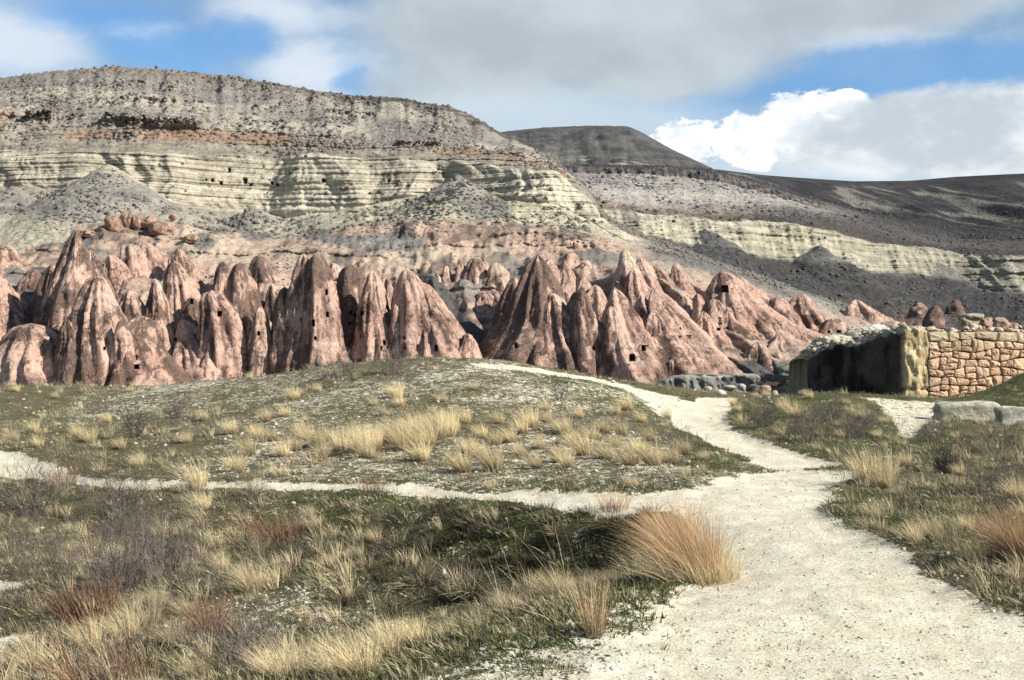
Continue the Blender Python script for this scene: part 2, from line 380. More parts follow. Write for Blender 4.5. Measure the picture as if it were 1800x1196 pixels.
def build_ground():
    nc, nr = 640, 540
    a = np.linspace(-.80, .80, nc)
    a = a*(.62+.38*np.abs(a/.8)**1.5)
    s = np.linspace(0, 1, nr)
    D = np.geomspace(3.2, 178, nr)-6.2+ (0)
    D = np.concatenate([np.linspace(-3, 4, 50), np.geomspace(4.02, 160, nr-50)])
    X = a[None, :]*(D[:, None]+4.5); Y = np.repeat(D[:, None], nc, 1)
    pm = path_mask(X, Y); Z = base_h(X, Y)+detail_h(X, Y, pm)
    g = spots(X, Y, GREEN); w = spots(X, Y, WHITE)
    n1 = fbm(X*.8, Y*.8, 4., 4); n2 = fbm(X*.25, Y*.25, 7., 3)
    bare = np.clip(w*.50+.42*n1+.22*n2+.02, 0, 1)*.75
    bare = np.maximum(bare, pm*1.45)
    green = np.clip(g*1.2+.5*fbm(X*1.1+40, Y*1.1, 1., 3)+.12, 0, 1)*(1-pm)
    far = ss(Y, 50, 70)
    col = np.stack([bare, green, far], -1).reshape(-1, 3)
    m, T, b = new_mat('chalk_ground')
    at = T.node('ShaderNodeAttribute', attribute_name='Col'); sp = T.node('ShaderNodeSeparateColor'); T.l.new(at.outputs['Color'], sp.inputs[0])
    pos = T.node('ShaderNodeNewGeometry').outputs['Position']
    flat = T.scale(pos, (1, 1, .5))
    nA = T.noise(flat, 9, 8, .78); nB = T.noise(flat, 2.6, 5, .65); nC = T.noise(flat, 48, 5, .75)
    th = T.math('ADD', sp.outputs[0], T.math('MULTIPLY', T.math('SUBTRACT', nA, .5), 3.0))
    th = T.math('ADD', th, T.math('ADD', T.math('MULTIPLY', T.math('SUBTRACT', nC, .5), 1.6), T.math('MULTIPLY', T.math('SUBTRACT', nB, .5), 1.0)))
    chalk_f = T.ramp(th, .40, .62)
    chalk = T.mix(T.ramp(nC, .3, .7), (.53, .475, .355), (.79, .75, .615))
    chalk = T.mix(T.ramp(nB, .38, .6), chalk, T.mix(1., chalk, (.88, .85, .80), 'MULTIPLY'))
    nD = T.noise(pos, 1.1, 5, .6); chalk = T.mix(T.ramp(nD, .52, .68), chalk, T.mix(1., chalk, (.88, .86, .82), 'MULTIPLY'))
    pebble = T.voro(pos, 26); pn = T.noise(pos, 8, 3)
    chalk = T.mix(T.ramp(T.math('SUBTRACT', T.math('MULTIPLY', pn, .36), pebble), -.02, .03), chalk, (.20, .175, .13))
    litter = T.mix(T.ramp(nC, .35, .65), (.028, .025, .012), (.17, .148, .08))
    grn = T.mix(T.ramp(nC, .35, .65), (.018, .022, .007), (.090, .100, .032))
    gf = T.ramp(T.math('ADD', sp.outputs[1], T.math('MULTIPLY', T.math('SUBTRACT', nA, .5), 3.0)), .40, .66)
    veg = T.mix(T.math('MULTIPLY', gf, .8), litter, grn)
    c = T.mix(chalk_f, veg, chalk)
    c = T.mix(sp.outputs[2], c, T.mix(nB, (.10, .09, .07), (.22, .17, .13)))
    T.l.new(c, b.inputs['Base Color'])
    h = T.math('ADD', T.math('MULTIPLY', nC, .35), T.math('MULTIPLY', nA, .8))
    bump(T, b, h, .8, .055)
    me = mesh_np('ground', np.stack([X, Y, Z], -1).reshape(-1, 3), grid_faces(nr, nc), True, col, [m])
    obj('ground', me, kind='structure', label='chalky grass-grown ground with humps and a hollow')
    # a wide sheet under everything, out to the horizon
    R = 6000; me2 = mesh_np('valley_floor', [(-R, -R, -34), (R, -R, -34), (R, R, -34), (-R, R, -34)], [(0, 1, 2, 3)], False, None, [solid_mat('valley_soil', (.2, .17, .13), .3, .01)])
    obj('valley_floor', me2, kind='structure')
build_ground()


# ------------------------------------------------------------------ hills
def smooth1(a, k):
    if k < 1: return a
    w = np.hanning(2*k+3)[1:-1]; w /= w.sum()
    return np.convolve(np.pad(a, (k, k), 'edge'), w, 'valid')
def interp_nodes(cols, px, smooth):
    xs = sorted(cols); out = []
    for i in range(len(cols[xs[0]])):
        y = np.interp(px, xs, [cols[x][i][0] for x in xs]); D = np.interp(px, xs, [cols[x][i][1] for x in xs])
        out.append((smooth1(y, smooth), smooth1(D, smooth)))
    return out

# columns: px -> heights in the picture and distances of
# floor, foot, cones behind, pink top, talus top/cliff foot, cliff top, ledges, orange band top, cap foot, cap top, plateau behind
def col1(n1, n2, n3, n4, n5, n6, n7, d0=0, flo=760, foot=660, a=580, pt=490, k=1.):
    B = 222+d0
    return [(flo, 140), (foot, 168), (a, 182), (pt, 197+d0), (n1, B), (n2, B+26*k), (n3, B+31*k), (n4, B+42*k), (n5, B+50*k), (n6, B+92*k), (n7, B+98*k), (n7+26, B+220*k)]
H1 = {
 -400: col1(440, 350, 285, 250, 215, 175, 165), -150: col1(440, 345, 280, 245, 205, 165, 152),
 0: col1(432, 335, 272, 240, 200, 150, 139), 100: col1(410, 335, 270, 245, 205, 138, 124), 200: col1(385, 335, 276, 252, 208, 134, 116), 300: col1(395, 355, 276, 250, 212, 140, 121),
 400: col1(410, 368, 272, 254, 228, 150, 132), 500: col1(425, 378, 268, 250, 232, 164, 148), 600: col1(405, 372, 275, 258, 238, 180, 164), 700: col1(398, 350, 278, 264, 244, 186, 170),
 800: col1(392, 345, 284, 270, 252, 210, 190, k=.95), 835: col1(392, 345, 288, 274, 256, 226, 204, k=.93), 870: col1(394, 350, 292, 278, 262, 240, 229, k=.9), 920: col1(398, 358, 300, 286, 274, 258, 252, k=.85), 980: col1(402, 368, 312, 302, 294, 288, 285, k=.75),
 1040: col1(412, 392, 352, 346, 342, 338, 336, k=.6), 1060: col1(418, 405, 388, 384, 381, 378, 376, k=.55), 1100: col1(432, 424, 410, 407, 404, 401, 399, k=.5), 1200: col1(452, 449, 446, 444, 442, 440, 438, 10, k=.5, pt=500),
 1300: col1(484, 481, 479, 477, 476, 475, 473, 15, k=.45, pt=530, a=590), 1400: col1(516, 514, 512, 511, 510, 509, 508, 20, k=.4, pt=550, a=600), 1500: col1(548, 546, 545, 544, 543, 542, 541, 25, k=.4, foot=640, pt=575, a=605),
 1600: col1(585, 584, 583, 582, 581, 580, 579, 30, k=.4, foot=650, pt=605, a=625), 1750: col1(632, 631, 630, 629, 628, 627, 626, 40, k=.4, foot=680, pt=650, a=665), 2200: col1(700, 699, 698, 697, 696, 695, 694, 60, k=.4, flo=790, foot=760, pt=730, a=745),
}
ROWS1 = [14, 24, 34, 46, 44, 70, 20, 36, 74, 18, 14]
def surf_D(px, py):
    """distance of the pink slope among the cones at a picture height"""
    nd = [(float(np.interp(px, sorted(H1), [H1[k][i][0] for k in sorted(H1)])), float(np.interp(px, sorted(H1), [H1[k][i][1] for k in sorted(H1)]))) for i in range(6)]
    ys = [a for a, _ in nd][::-1]; ds = [b for _, b in nd][::-1]
    return float(np.interp(py, ys, ds))

def build_hill(name, cols, rows, ncol, px0, px1, shape, colour, mat, smooth, label):
    px = np.linspace(px0, px1, ncol)
    nd = interp_nodes(cols, px, smooth)
    jit = 1-.75*ss(px, 960, 1060) if name == 'hillside' else .8+0*px
    nd = [(y_+jit*(fbm(px/85, i*3.3, 7., 2)*9+fbm(px/22, i*2.1, 9., 3)*4)*(0 if i >= len(nd)-2 or (name != 'hillside' and i >= 4) else (.35 if i == len(nd)-3 else 1)), d_) for i, (y_, d_) in enumerate(nd)]
    if name == 'hillside':
        th = .45+.5*np.clip(.5+fbm(px/48, 0., 15., 3)*3., 0, 1)
        nd[9] = (nd[10][0]+(nd[9][0]-nd[10][0])*th, nd[9][1])
    Yp, Dp, V = [], [], []
    for i, r in enumerate(rows):
        t = np.linspace(0, 1, r, endpoint=(i == len(rows)-1))
        for u in t:
            D = nd[i][1]*(1-u)+nd[i+1][1]*u
            z0 = (CY-nd[i][0])*nd[i][1]; z1 = (CY-nd[i+1][0])*nd[i+1][1]
            Yp.append((z0*(1-u)+z1*u)/F+EYE); Dp.append(D); V.append(np.full(ncol, i+u))
    Z = np.array(Yp); D = np.array(Dp); V = np.array(V); PX = np.repeat(px[None], len(Z), 0)
    X = (PX-CX)/F*D
    X, Y, Z, extra = shape(X, D, Z, V, PX)
    # steepness, from the finished shape
    col = colour(X, Y, Z, V, PX, extra)
    me = mesh_np(name, np.stack([X, Y, Z], -1).reshape(-1, 3), grid_faces(*X.shape), True, col.reshape(-1, 4), [mat])
    return obj(name, me, kind='structure', label=label), (X, Y, Z)

def band(v, a, b, s=.15):
    return ss(v, a-s, a+s)*(1-ss(v, b-s, b+s))
def strata_off(X, Z, period, amp, seed, lo=0., contrast=3.):
    """ledges: the face steps in and out with height, each bed its own depth"""
    w = Z+fbm(X/60, 0*X, seed, 2)*2.5
    k = np.floor(w/period); f = w/period-k
    h = perlin(k*7.31+.5, X/45+k*3.1, seed+0*X); h2 = perlin((k+1)*7.31+.5, X/45+(k+1)*3.1, seed+0*X)
    e = ss(f, .82, 1.)
    return amp*(h*(1-e)+h2*e)-amp*.5*np.exp(-((f-.88)/.07)**2)
def talus(X, Y, Z, cones, jag=1.):
    cov = np.zeros(X.shape)
    for (px, py, D, sl) in cones:
        a = P(px, py, D); n = fbm((X)/14, Z/22, px*.1, 4)*1.6*jag
        rho = (a.z-Z)/sl+n
        q = rho**2-(X-a.x)**2
        yc = a.y-np.sqrt(np.maximum(q, 0)); ok = (q > 0) & (rho > 0) & (yc < Y)
        fade = np.where(ok, 1., 0.)
        Y = np.where(ok, yc, Y); cov = np.maximum(cov, fade)
    return Y, cov

CLIFF_HOLES = [(373, 317, 5, 6), (388, 322, 5, 6), (430, 318, 5, 8), (441, 325, 4, 4), (488, 325, 5, 5), (569, 318, 7, 6), (478, 322, 4, 4), (684, 318, 4, 4), (402, 300, 3, 8), (362, 316, 4, 4)]
LEDGES = [(41, 3.5, 0.), (44.5, 4., .05), (48, 4.5, .0), (51.5, 5.5, -.05), (54.5, 4.5, .08), (57.5, 7., -.02), (60.5, 4., .1), (63.5, 5.5, .04), (67, 4.5, .1)]
def shape1(X, Y, Z, V, PX):
    tp = 1-ss(PX, 950, 1050)
    cliff = band(V, 5, 6, .12)*(.35+.65*tp)
    pink = band(V, 2.6, 4.0, .3); cap = band(V, 9.0, 10.2, .2); led = band(V, 6., 8., .15); up = band(V, 7.7, 9.2, .2)
    # big buttresses and bays, shared by the cliff and the slope under it
    b1 = fbm(X/38, Z/160, 1., 3); xw = X+fbm(X/20, Z/9, 66., 3)*7; b2 = fbm(xw/11, Z/34, 2., 3, .5, True)*.65
    Y = Y-ss(V, 3.9, 5.05)*(1-ss(V, 6, 8.2))*b1*15*tp-cliff*b2*2.8
    Y = Y-ss(V, 6, 8.6)*(1-ss(V, 9.2, 10.6))*fbm(X/75+Z/50, Y/160, 4., 3, .4)*11*tp
    Y = Y-(strata_off(X, Z, 2.6, .4, 5.)*cliff+strata_off(X, Z, 1.1, .5, 6.)*(cliff+led*2.)+strata_off(X, Z, .55, .3, 7.)*cliff)-cliff*fbm(xw/3.2, Z/9, 19., 3, .5, True)*.5
    lm = np.zeros(X.shape)
    for i, (zl, amp, th) in enumerate(LEDGES):
        zz = Z-zl-fbm(X/50, 0*X, 20.+i, 2)*4.5
        m = ss(fbm(X/24, 0*X+i*3., 30.+i, 4, .6), th, th+.12)
        prof = np.where(zz < 0, np.exp(zz/1.7), np.exp(-zz/.3))*m*(up+led*.9)
        Y = Y-amp*.5*prof*(.8+.8*fbm(X/2.0, Z/1.6, 40.+i, 3, .6, True))*tp
        lm = np.maximum(lm, prof)
    capm = ss(fbm(X/14, 0*X, 119., 3), -.28, .05)*tp
    Y = Y-cap*tp*.8*((fbm(X/3.4, Z/14, 3., 4, .6, True)-.62)*1.6)
    Z = Z+band(V, 9.9, 10.5, .3)*(np.abs(fbm(X/1.9, Y/8, 18., 3))*1.7-.3)*tp
    # pink ledgy rock under the talus
    Y = Y-pink*(fbm(X/12, Z/18, 8., 4, .55, True)*3.6+strata_off(X, Z, 1.6, 1.3, 9.)+fbm(X/4, Z/4, 10., 3)*.9)
    Z = Z+pink*fbm(X/7, Y/7, 12., 4)*1.2
    bad = band(V, .9, 3.3, .35); fin = ss(PX, 1040, 1120)
    up1 = (1-np.abs(perlin(X/6.5, Z/26, 110.))*2)*3.4+(1-np.abs(perlin(X/2.6, Z/14, 111.))*2)*1.0
    sl = X*.66+Z*.75; al = X*.75-Z*.66
    up2 = (1-np.abs(perlin(sl/5.0, al/40, 112.))*2)*5.0+(1-np.abs(perlin(sl/2.0, al/18, 113.))*2)*1.6
    Y = Y-bad*(up1*(1-fin)+up2*fin)
    rim = band(V, 3.75, 4.1, .08)
    Y = Y-rim*(1.8+1.5*fbm(X/5, 0*X, 13., 3))*ss(PX, 560, 660)*(1-ss(PX, 1010, 1090))
    # scree fans that bury the cliff
    Y, cov = talus(X, Y, Z, [(190, 288, 243, .60), (806, 308, 242, .56), (20, 326, 238, .62), (445, 364, 236, .62), (735, 392, 222, .66), (640, 372, 234, .62)], .5)
    cov *= ss(V, 2.6, 3.4)
    # rubble on all slopes
    rub = (1-cliff*.95)
    Z = Z+rub*(fbm(X/5, Y/5, 14., 3)*.4+fbm(X/1.6, Y/1.6, Z/1.6, 3)*.24)
    Y = Y-.4*(1-.7*cliff)*fbm(X/1.2, Z/.9, 15., 2)
    for (px, py, w, h) in CLIFF_HOLES:
        py_now = CY-(Z-EYE)*F/Y; px_now = CX+X/Y*F
        m = (np.abs(px_now-px) < w*.5) & (np.abs(py_now-py) < h*.5) & (V > 4.5) & (V < 6.5)
        Y = np.where(m, Y+3.5, Y)
    return X, Y, Z, (cov, lm)
def colour1(X, Y, Z, V, PX, ex):
    cov, lm = ex
    PY = CY-(Z-EYE)*F/Y
    n = fbm(X/16, Z/5, Y/30, 5); n2 = fbm(X/5, Z/1.2, 2., 4); n3 = fbm(X/40, Z/12, 9., 3)
    v = V+.22*n
    talusc = lerp((.42, .38, .285), (.30, .275, .235), ss(n3, -.15, .35))
    talusc = lerp(talusc, lerp((.50, .455, .32), (.37, .335, .24), ss(fbm(X/40, Z/.9, 21., 3), -.1, .25)), ss(PX, 540, 640)*(1-ss(PX, 960, 1040)))
    glow = np.exp(-((PX-535)/75)**2)+np.exp(-((PX-960)/70)**2)  # sunlit stretches of the cliff painted brighter
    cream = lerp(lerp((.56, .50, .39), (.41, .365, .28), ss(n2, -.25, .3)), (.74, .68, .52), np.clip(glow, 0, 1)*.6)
    cream = lerp(cream, (.36, .33, .24), ss(n, .25, .5)*.5)
    pink = lerp((.47, .345, .265), (.36, .25, .195), ss(n2, -.15, .3)); pink = lerp(pink, (.52, .45, .34), ss(n3+.6*n2, -.1, .3)*.8*ss(V, 2.9, 3.5))
    brown = lerp((.26, .225, .18), (.36, .32, .25), ss(n2, -.2, .3))
    orange = lerp((.33, .215, .145), (.30, .265, .22), ss(n3*1.2+n*.8+n2*.6+.1, -.15, .25))
    top = lerp((.40, .36, .29), (.25, .225, .198), ss(n3+.35*n, -.25, .25))
    cap = lerp((.23, .195, .165), (.10, .09, .082), ss(n2+.5*ss(PX, 350, 700)-.3, -.2, .25))
    scree = lerp((.15, .14, .13), (.10, .095, .09), ss(n, -.2, .2))
    gully = np.exp(-((PX-(800+(V-2)*-60))/42)**2)*(1-ss(V, 2.9, 3.3))
    gully = np.maximum(gully, np.exp(-((PX-60-(V-1)*18)/30)**2)*(V < 3.2)); gully = np.maximum(gully, np.exp(-((PX-1325)/50)**2-((V-1.1)/.35)**2))
    dkp = ss(fbm(X/9+Z/9, Z/5-X/12, 44., 4), .06, .22)
    pkst = lerp(pink*.92, (.12, .085, .07), ss(n2+.6*n, -.15, .2)*.75)
    pk2 = lerp(pink, (.15, .12, .10), dkp*.8*ss(PX, 1130, 1050))
    c = lerp(pkst, pk2, ss(v, 2.3, 2.9)); c = lerp(c, scree, ss(gully, .35, .6)); c = lerp(scree, c, ss(V, .5, .8))
    c = lerp(c, talusc, ss(v, 3.95, 4.15)); c = lerp(c, cream, ss(v, 4.85, 5.0))
    c = lerp(c, brown, ss(v, 5.95, 6.1)); c = lerp(c, orange, ss(v, 6.95, 7.1)); c = lerp(c, top, ss(v, 7.75, 8.05))
    c = lerp(c, cap, ss(v, 8.95, 9.12))
    c = lerp(c, lerp((.38, .335, .28), (.24, .21, .18), ss(n2, -.2, .2)), np.clip(lm*1.2, 0, 1)*.8)
    # screes that run down over the pink beds
    wob = fbm(X/9, Z/5, 61., 4)
    fans = np.zeros(X.shape)
    for fx, fy, rx, ry in ((455, 395, 58, 30), (625, 425, 60, 16), (130, 425, 70, 32), (55, 500, 22, 80), (700, 425, 55, 20), (1060, 455, 46, 20), (360, 425, 30, 22), (560, 415, 40, 12), (900, 470, 26, 22), (1215, 445, 60, 14), (830, 500, 25, 40), (1185, 500, 18, 18)):
        fans = np.maximum(fans, 1-np.sqrt(((PX-fx-(PY-fy)*.5)/rx)**2+((PY-fy)/ry)**2)+wob*.9)
    fans = ss(fans, .1, .35)*(V < 4.6)
    wz = Z+fbm(X/60, 0*X, 6., 2)*2.5+fbm(X/6, Z/2, 7., 2)*.12
    for per, am in ((2.6, .34), (1.1, .30), (.55, .20)):
        f = wz/per-np.floor(wz/per); kb = np.floor(wz/per)
        c = c*(1-am*(np.exp(-((f-.88)/.09)**2)*ss(fbm(X/30, kb*3.7, 8., 2), -.3, .15)*band(V, 4.9, 6.4, .15))[..., None])
        c = c*(1+.16*(perlin(kb*5.3, X/80, per)*band(V, 4.9, 6.4, .1))[..., None])
    # dark screes
    grey = lerp((.17, .16, .148), (.31, .285, .24), ss(n+.5*n3, -.2, .3))
    c = lerp(c, lerp((.17, .16, .15), (.26, .245, .21), ss(n, -.1, .25)), fans*.9)
    c = lerp(c, lerp(talusc, grey, ss(n3+.4*n2+.5*np.clip((PX-800)/100, -1, 1)*ss(PX, 640, 660)*(1-ss(PX, 1080, 1120)), -.2, .15)), cov)
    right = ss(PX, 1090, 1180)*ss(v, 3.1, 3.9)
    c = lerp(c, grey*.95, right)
    sp = np.interp(V, [0, 2.2, 2.9, 3.8, 4.2, 5.0, 5.2, 5.9, 6.3, 8, 8.9, 9.2, 11], [.5, .10, .15, .30, .30, .15, .04, .06, .30, .48, .50, .2, .3])
    sp = np.maximum(sp*(1-cov), cov*(.40+.5*n3)); sp = sp+ss(fbm(X/30, Z/14, 33., 3), .1, .4)*.32*(1-band(V, 5, 6, .1)); sp = np.maximum(sp, right*.5)
    return np.concatenate([np.clip(c, .02, .8), np.clip(sp, 0, 1)[..., None]], -1)
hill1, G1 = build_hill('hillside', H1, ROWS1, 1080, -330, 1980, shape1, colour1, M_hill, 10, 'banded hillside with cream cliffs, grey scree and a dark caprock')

# second hill: flat shelf with dark caprock, cream cliff band, dark scree with cloud shadow in its tone, running out to the far plateau
def col2(foot, c0, c1, br, cap, top, pl, D=430, k=1., plk=1.):
    return [(foot+60, D-170*k), (c0, D-20*k), (c1, D), (br, D+22*k), (cap, D+120*k), (top, D+126*k), (pl, D+360*k*plk), (pl+14, D+900*k)]
H2 = {
 700: col2(520, 400, 345, 330, 312, 300, 293), 900: col2(540, 402, 350, 335, 312, 300, 291), 1000: col2(545, 405, 360, 342, 306, 294, 288), 1100: col2(550, 418, 375, 358, 305, 296, 290), 1180: col2(560, 425, 380, 362, 310, 296, 291),
 1260: col2(580, 432, 385, 370, 320, 302, 298), 1340: col2(600, 455, 388, 374, 340, 326, 308, 445), 1410: col2(610, 466, 398, 380, 360, 350, 313, 455), 1500: col2(610, 472, 418, 396, 380, 372, 319, 480), 1600: col2(610, 484, 436, 425, 405, 398, 318, 510),
 1680: col2(610, 498, 444, 435, 420, 414, 311, 520), 1760: col2(620, 516, 450, 440, 422, 416, 307, 500), 1850: col2(620, 520, 455, 440, 424, 418, 303, 495), 2000: col2(630, 520, 455, 440, 420, 410, 300, 500), 2300: col2(640, 520, 455, 440, 410, 400, 298, 510),
}
ROWS2 = [64, 46, 16, 56, 12, 110, 10]
def shape2(X, Y, Z, V, PX):
    cliff = band(V, 1, 2, .12); cap = band(V, 4, 5, .15)*(1-ss(PX, 1350, 1450)); far = ss(V, 5.1, 5.6)
    b1 = fbm(X/55, Z/200, 51., 3); b2 = fbm(X/14, Z/80, 52., 3, .5, True)
    Y = Y-band(V, .8, 3.2, .4)*b1*22-cliff*(b2*3+strata_off(X, Z, 2.8, 1.4, 53.)+strata_off(X, Z, 1.3, .9, 54.)+fbm(X/5, Z/40, 59., 3, .5, True)*2.2)
    Y = Y-cap*fbm(X/4, Z/12, 55., 3, .5, True)*3
    g = fbm(X/95+Z/140, Y/600, 56., 3, .5, True)
    Z = Z+band(V, 5.2, 5.65, .2)*((g-.9)*15*ss(PX, 1300, 1480)+fbm(X/30, Y/60, 61., 3)*2)
    Y, cov = talus(X, Y, Z, [(1240, 402, 422, .66), (1440, 428, 436, .66), (1640, 452, 500, .7)], 2.6)
    cov *= ss(V, .2, .6)
    Z = Z+(1-cliff*.7)*(fbm(X/9, Y/9, 57., 3)*.8+fbm(X/3, Y/3, Z/3, 3)*.7)*(1-.55*far)*(1-ss(V, 5.7, 5.95))
    low = 1-ss(V, .3, .9)
    Z = Z+low*fbm(X/22, Y/30, 60., 4, .5, True)*4
    return X, Y, Z, cov
def colour2(X, Y, Z, V, PX, cov):
    n = fbm(X/26, Z/9, Y/60, 4); n2 = fbm(X/9, Z/2, 71., 4); n3 = fbm(X/70, Z/25, Y/200, 3)
    v = V+.16*n
    cream = lerp((.54, .49, .36), (.33, .305, .235), ss(n2, -.25, .25))
    cream = lerp(cream, (.30, .285, .23), ss(PX, 1420, 1560)*.35)
    top = lerp((.44, .40, .35), (.30, .275, .25), ss(n3, -.2, .3))
    scree = lerp((.24, .228, .20), (.13, .126, .12), ss(n+n3, -.2, .2))
    brown = lerp((.33, .25, .18), (.20, .18, .155), ss(n2, -.1, .2))
    cap = lerp((.15, .13, .12), (.075, .07, .07), ss(n2, -.2, .2))
    dk = lerp((.030, .029, .031), (.060, .056, .054), ss(n2+n, -.3, .3))  # dark scree tone with cloud shadow mixed into it
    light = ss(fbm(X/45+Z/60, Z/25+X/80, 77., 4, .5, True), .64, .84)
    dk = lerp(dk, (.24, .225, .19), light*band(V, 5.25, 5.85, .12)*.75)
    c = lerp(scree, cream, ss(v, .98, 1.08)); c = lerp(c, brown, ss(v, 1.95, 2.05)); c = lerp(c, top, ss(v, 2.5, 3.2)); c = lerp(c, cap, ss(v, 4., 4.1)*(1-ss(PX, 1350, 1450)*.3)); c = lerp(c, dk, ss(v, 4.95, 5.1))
    c = lerp(c, scree, cov)
    dark = ss(PX+260*(1-ss(V, 1.5, 4.5)), 1330, 1600)*(1-band(v, 1, 2, .05)*.85)  # right-hand slopes: cloud shadow painted in with the dark scree
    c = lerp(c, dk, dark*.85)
    pk = band(V, .0, .5, .15)*ss(fbm(X/30, Z/12, 78., 3), -.05, .2)
    c = lerp(c, (.26, .165, .135), pk*.75)
    sp = np.interp(V, [0, .9, 1.05, 1.95, 2.1, 4, 5, 8], [.55, .5, .05, .08, .45, .45, .5, .5])
    return np.concatenate([np.clip(c, .02, .8), np.clip(sp+.2*n3, 0, 1)[..., None]], -1)
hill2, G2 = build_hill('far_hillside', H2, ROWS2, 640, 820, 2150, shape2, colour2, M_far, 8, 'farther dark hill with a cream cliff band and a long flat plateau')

# flat-topped hill behind
def col3(foot, b, cap, top, D=900): return [(foot, D-120), (b, D), (cap, D+90), (top, D+150), (top+7, D+420)]
H3 = {760: col3(310, 295, 262, 252), 840: col3(310, 290, 244, 238), 900: col3(310, 288, 236, 230), 960: col3(310, 285, 230, 224), 1040: col3(312, 288, 226, 221), 1105: col3(316, 292, 228, 222), 1130: col3(318, 294, 242, 234),
      1180: col3(320, 300, 266, 262), 1260: col3(325, 312, 302, 300), 1350: col3(340, 330, 322, 320), 1500: col3(370, 362, 356, 355)}
def shape3(X, Y, Z, V, PX):
    Y = Y+fbm(X/60, Z/200, 81., 3, .5, True)*18*band(V, .2, 2, .4)
    Z = Z+fbm(X/10, Y/14, 83., 3)*1.3*(1-ss(V, 1.9, 2.4))+fbm(X/6, Y/14, 83., 2)*.35
    return X, Y, Z, None
def colour3(X, Y, Z, V, PX, e):
    n = fbm(X/20, Z/6, 84., 4); n2 = fbm(X/60, Z/20, 85., 3)
    c = lerp((.115, .108, .10), (.065, .065, .068), ss(n, -.2, .25))
    c = lerp(c, (.22, .215, .18), ss(n2+.5*n-(PX-960)/400, -.1, .22)*.8*band(V, .9, 1.9, .2))
    c = lerp(c, (.42, .40, .31), ss(fbm(X/25, Z/3, 86., 3), .08, .3)*band(V, .95, 1.22, .1)*.8)
    c = lerp(c, lerp((.12, .112, .105), (.085, .08, .078), ss(n, -.2, .2)), ss(V, 2.0, 2.6))
    return np.concatenate([c, np.full(V.shape+(1,), .28)], -1)
hill3, G3 = build_hill('mesa', H3, [20, 60, 8, 8], 300, 770, 1500, shape3, colour3, M_far, 4, 'flat-topped dark hill behind the ridge')

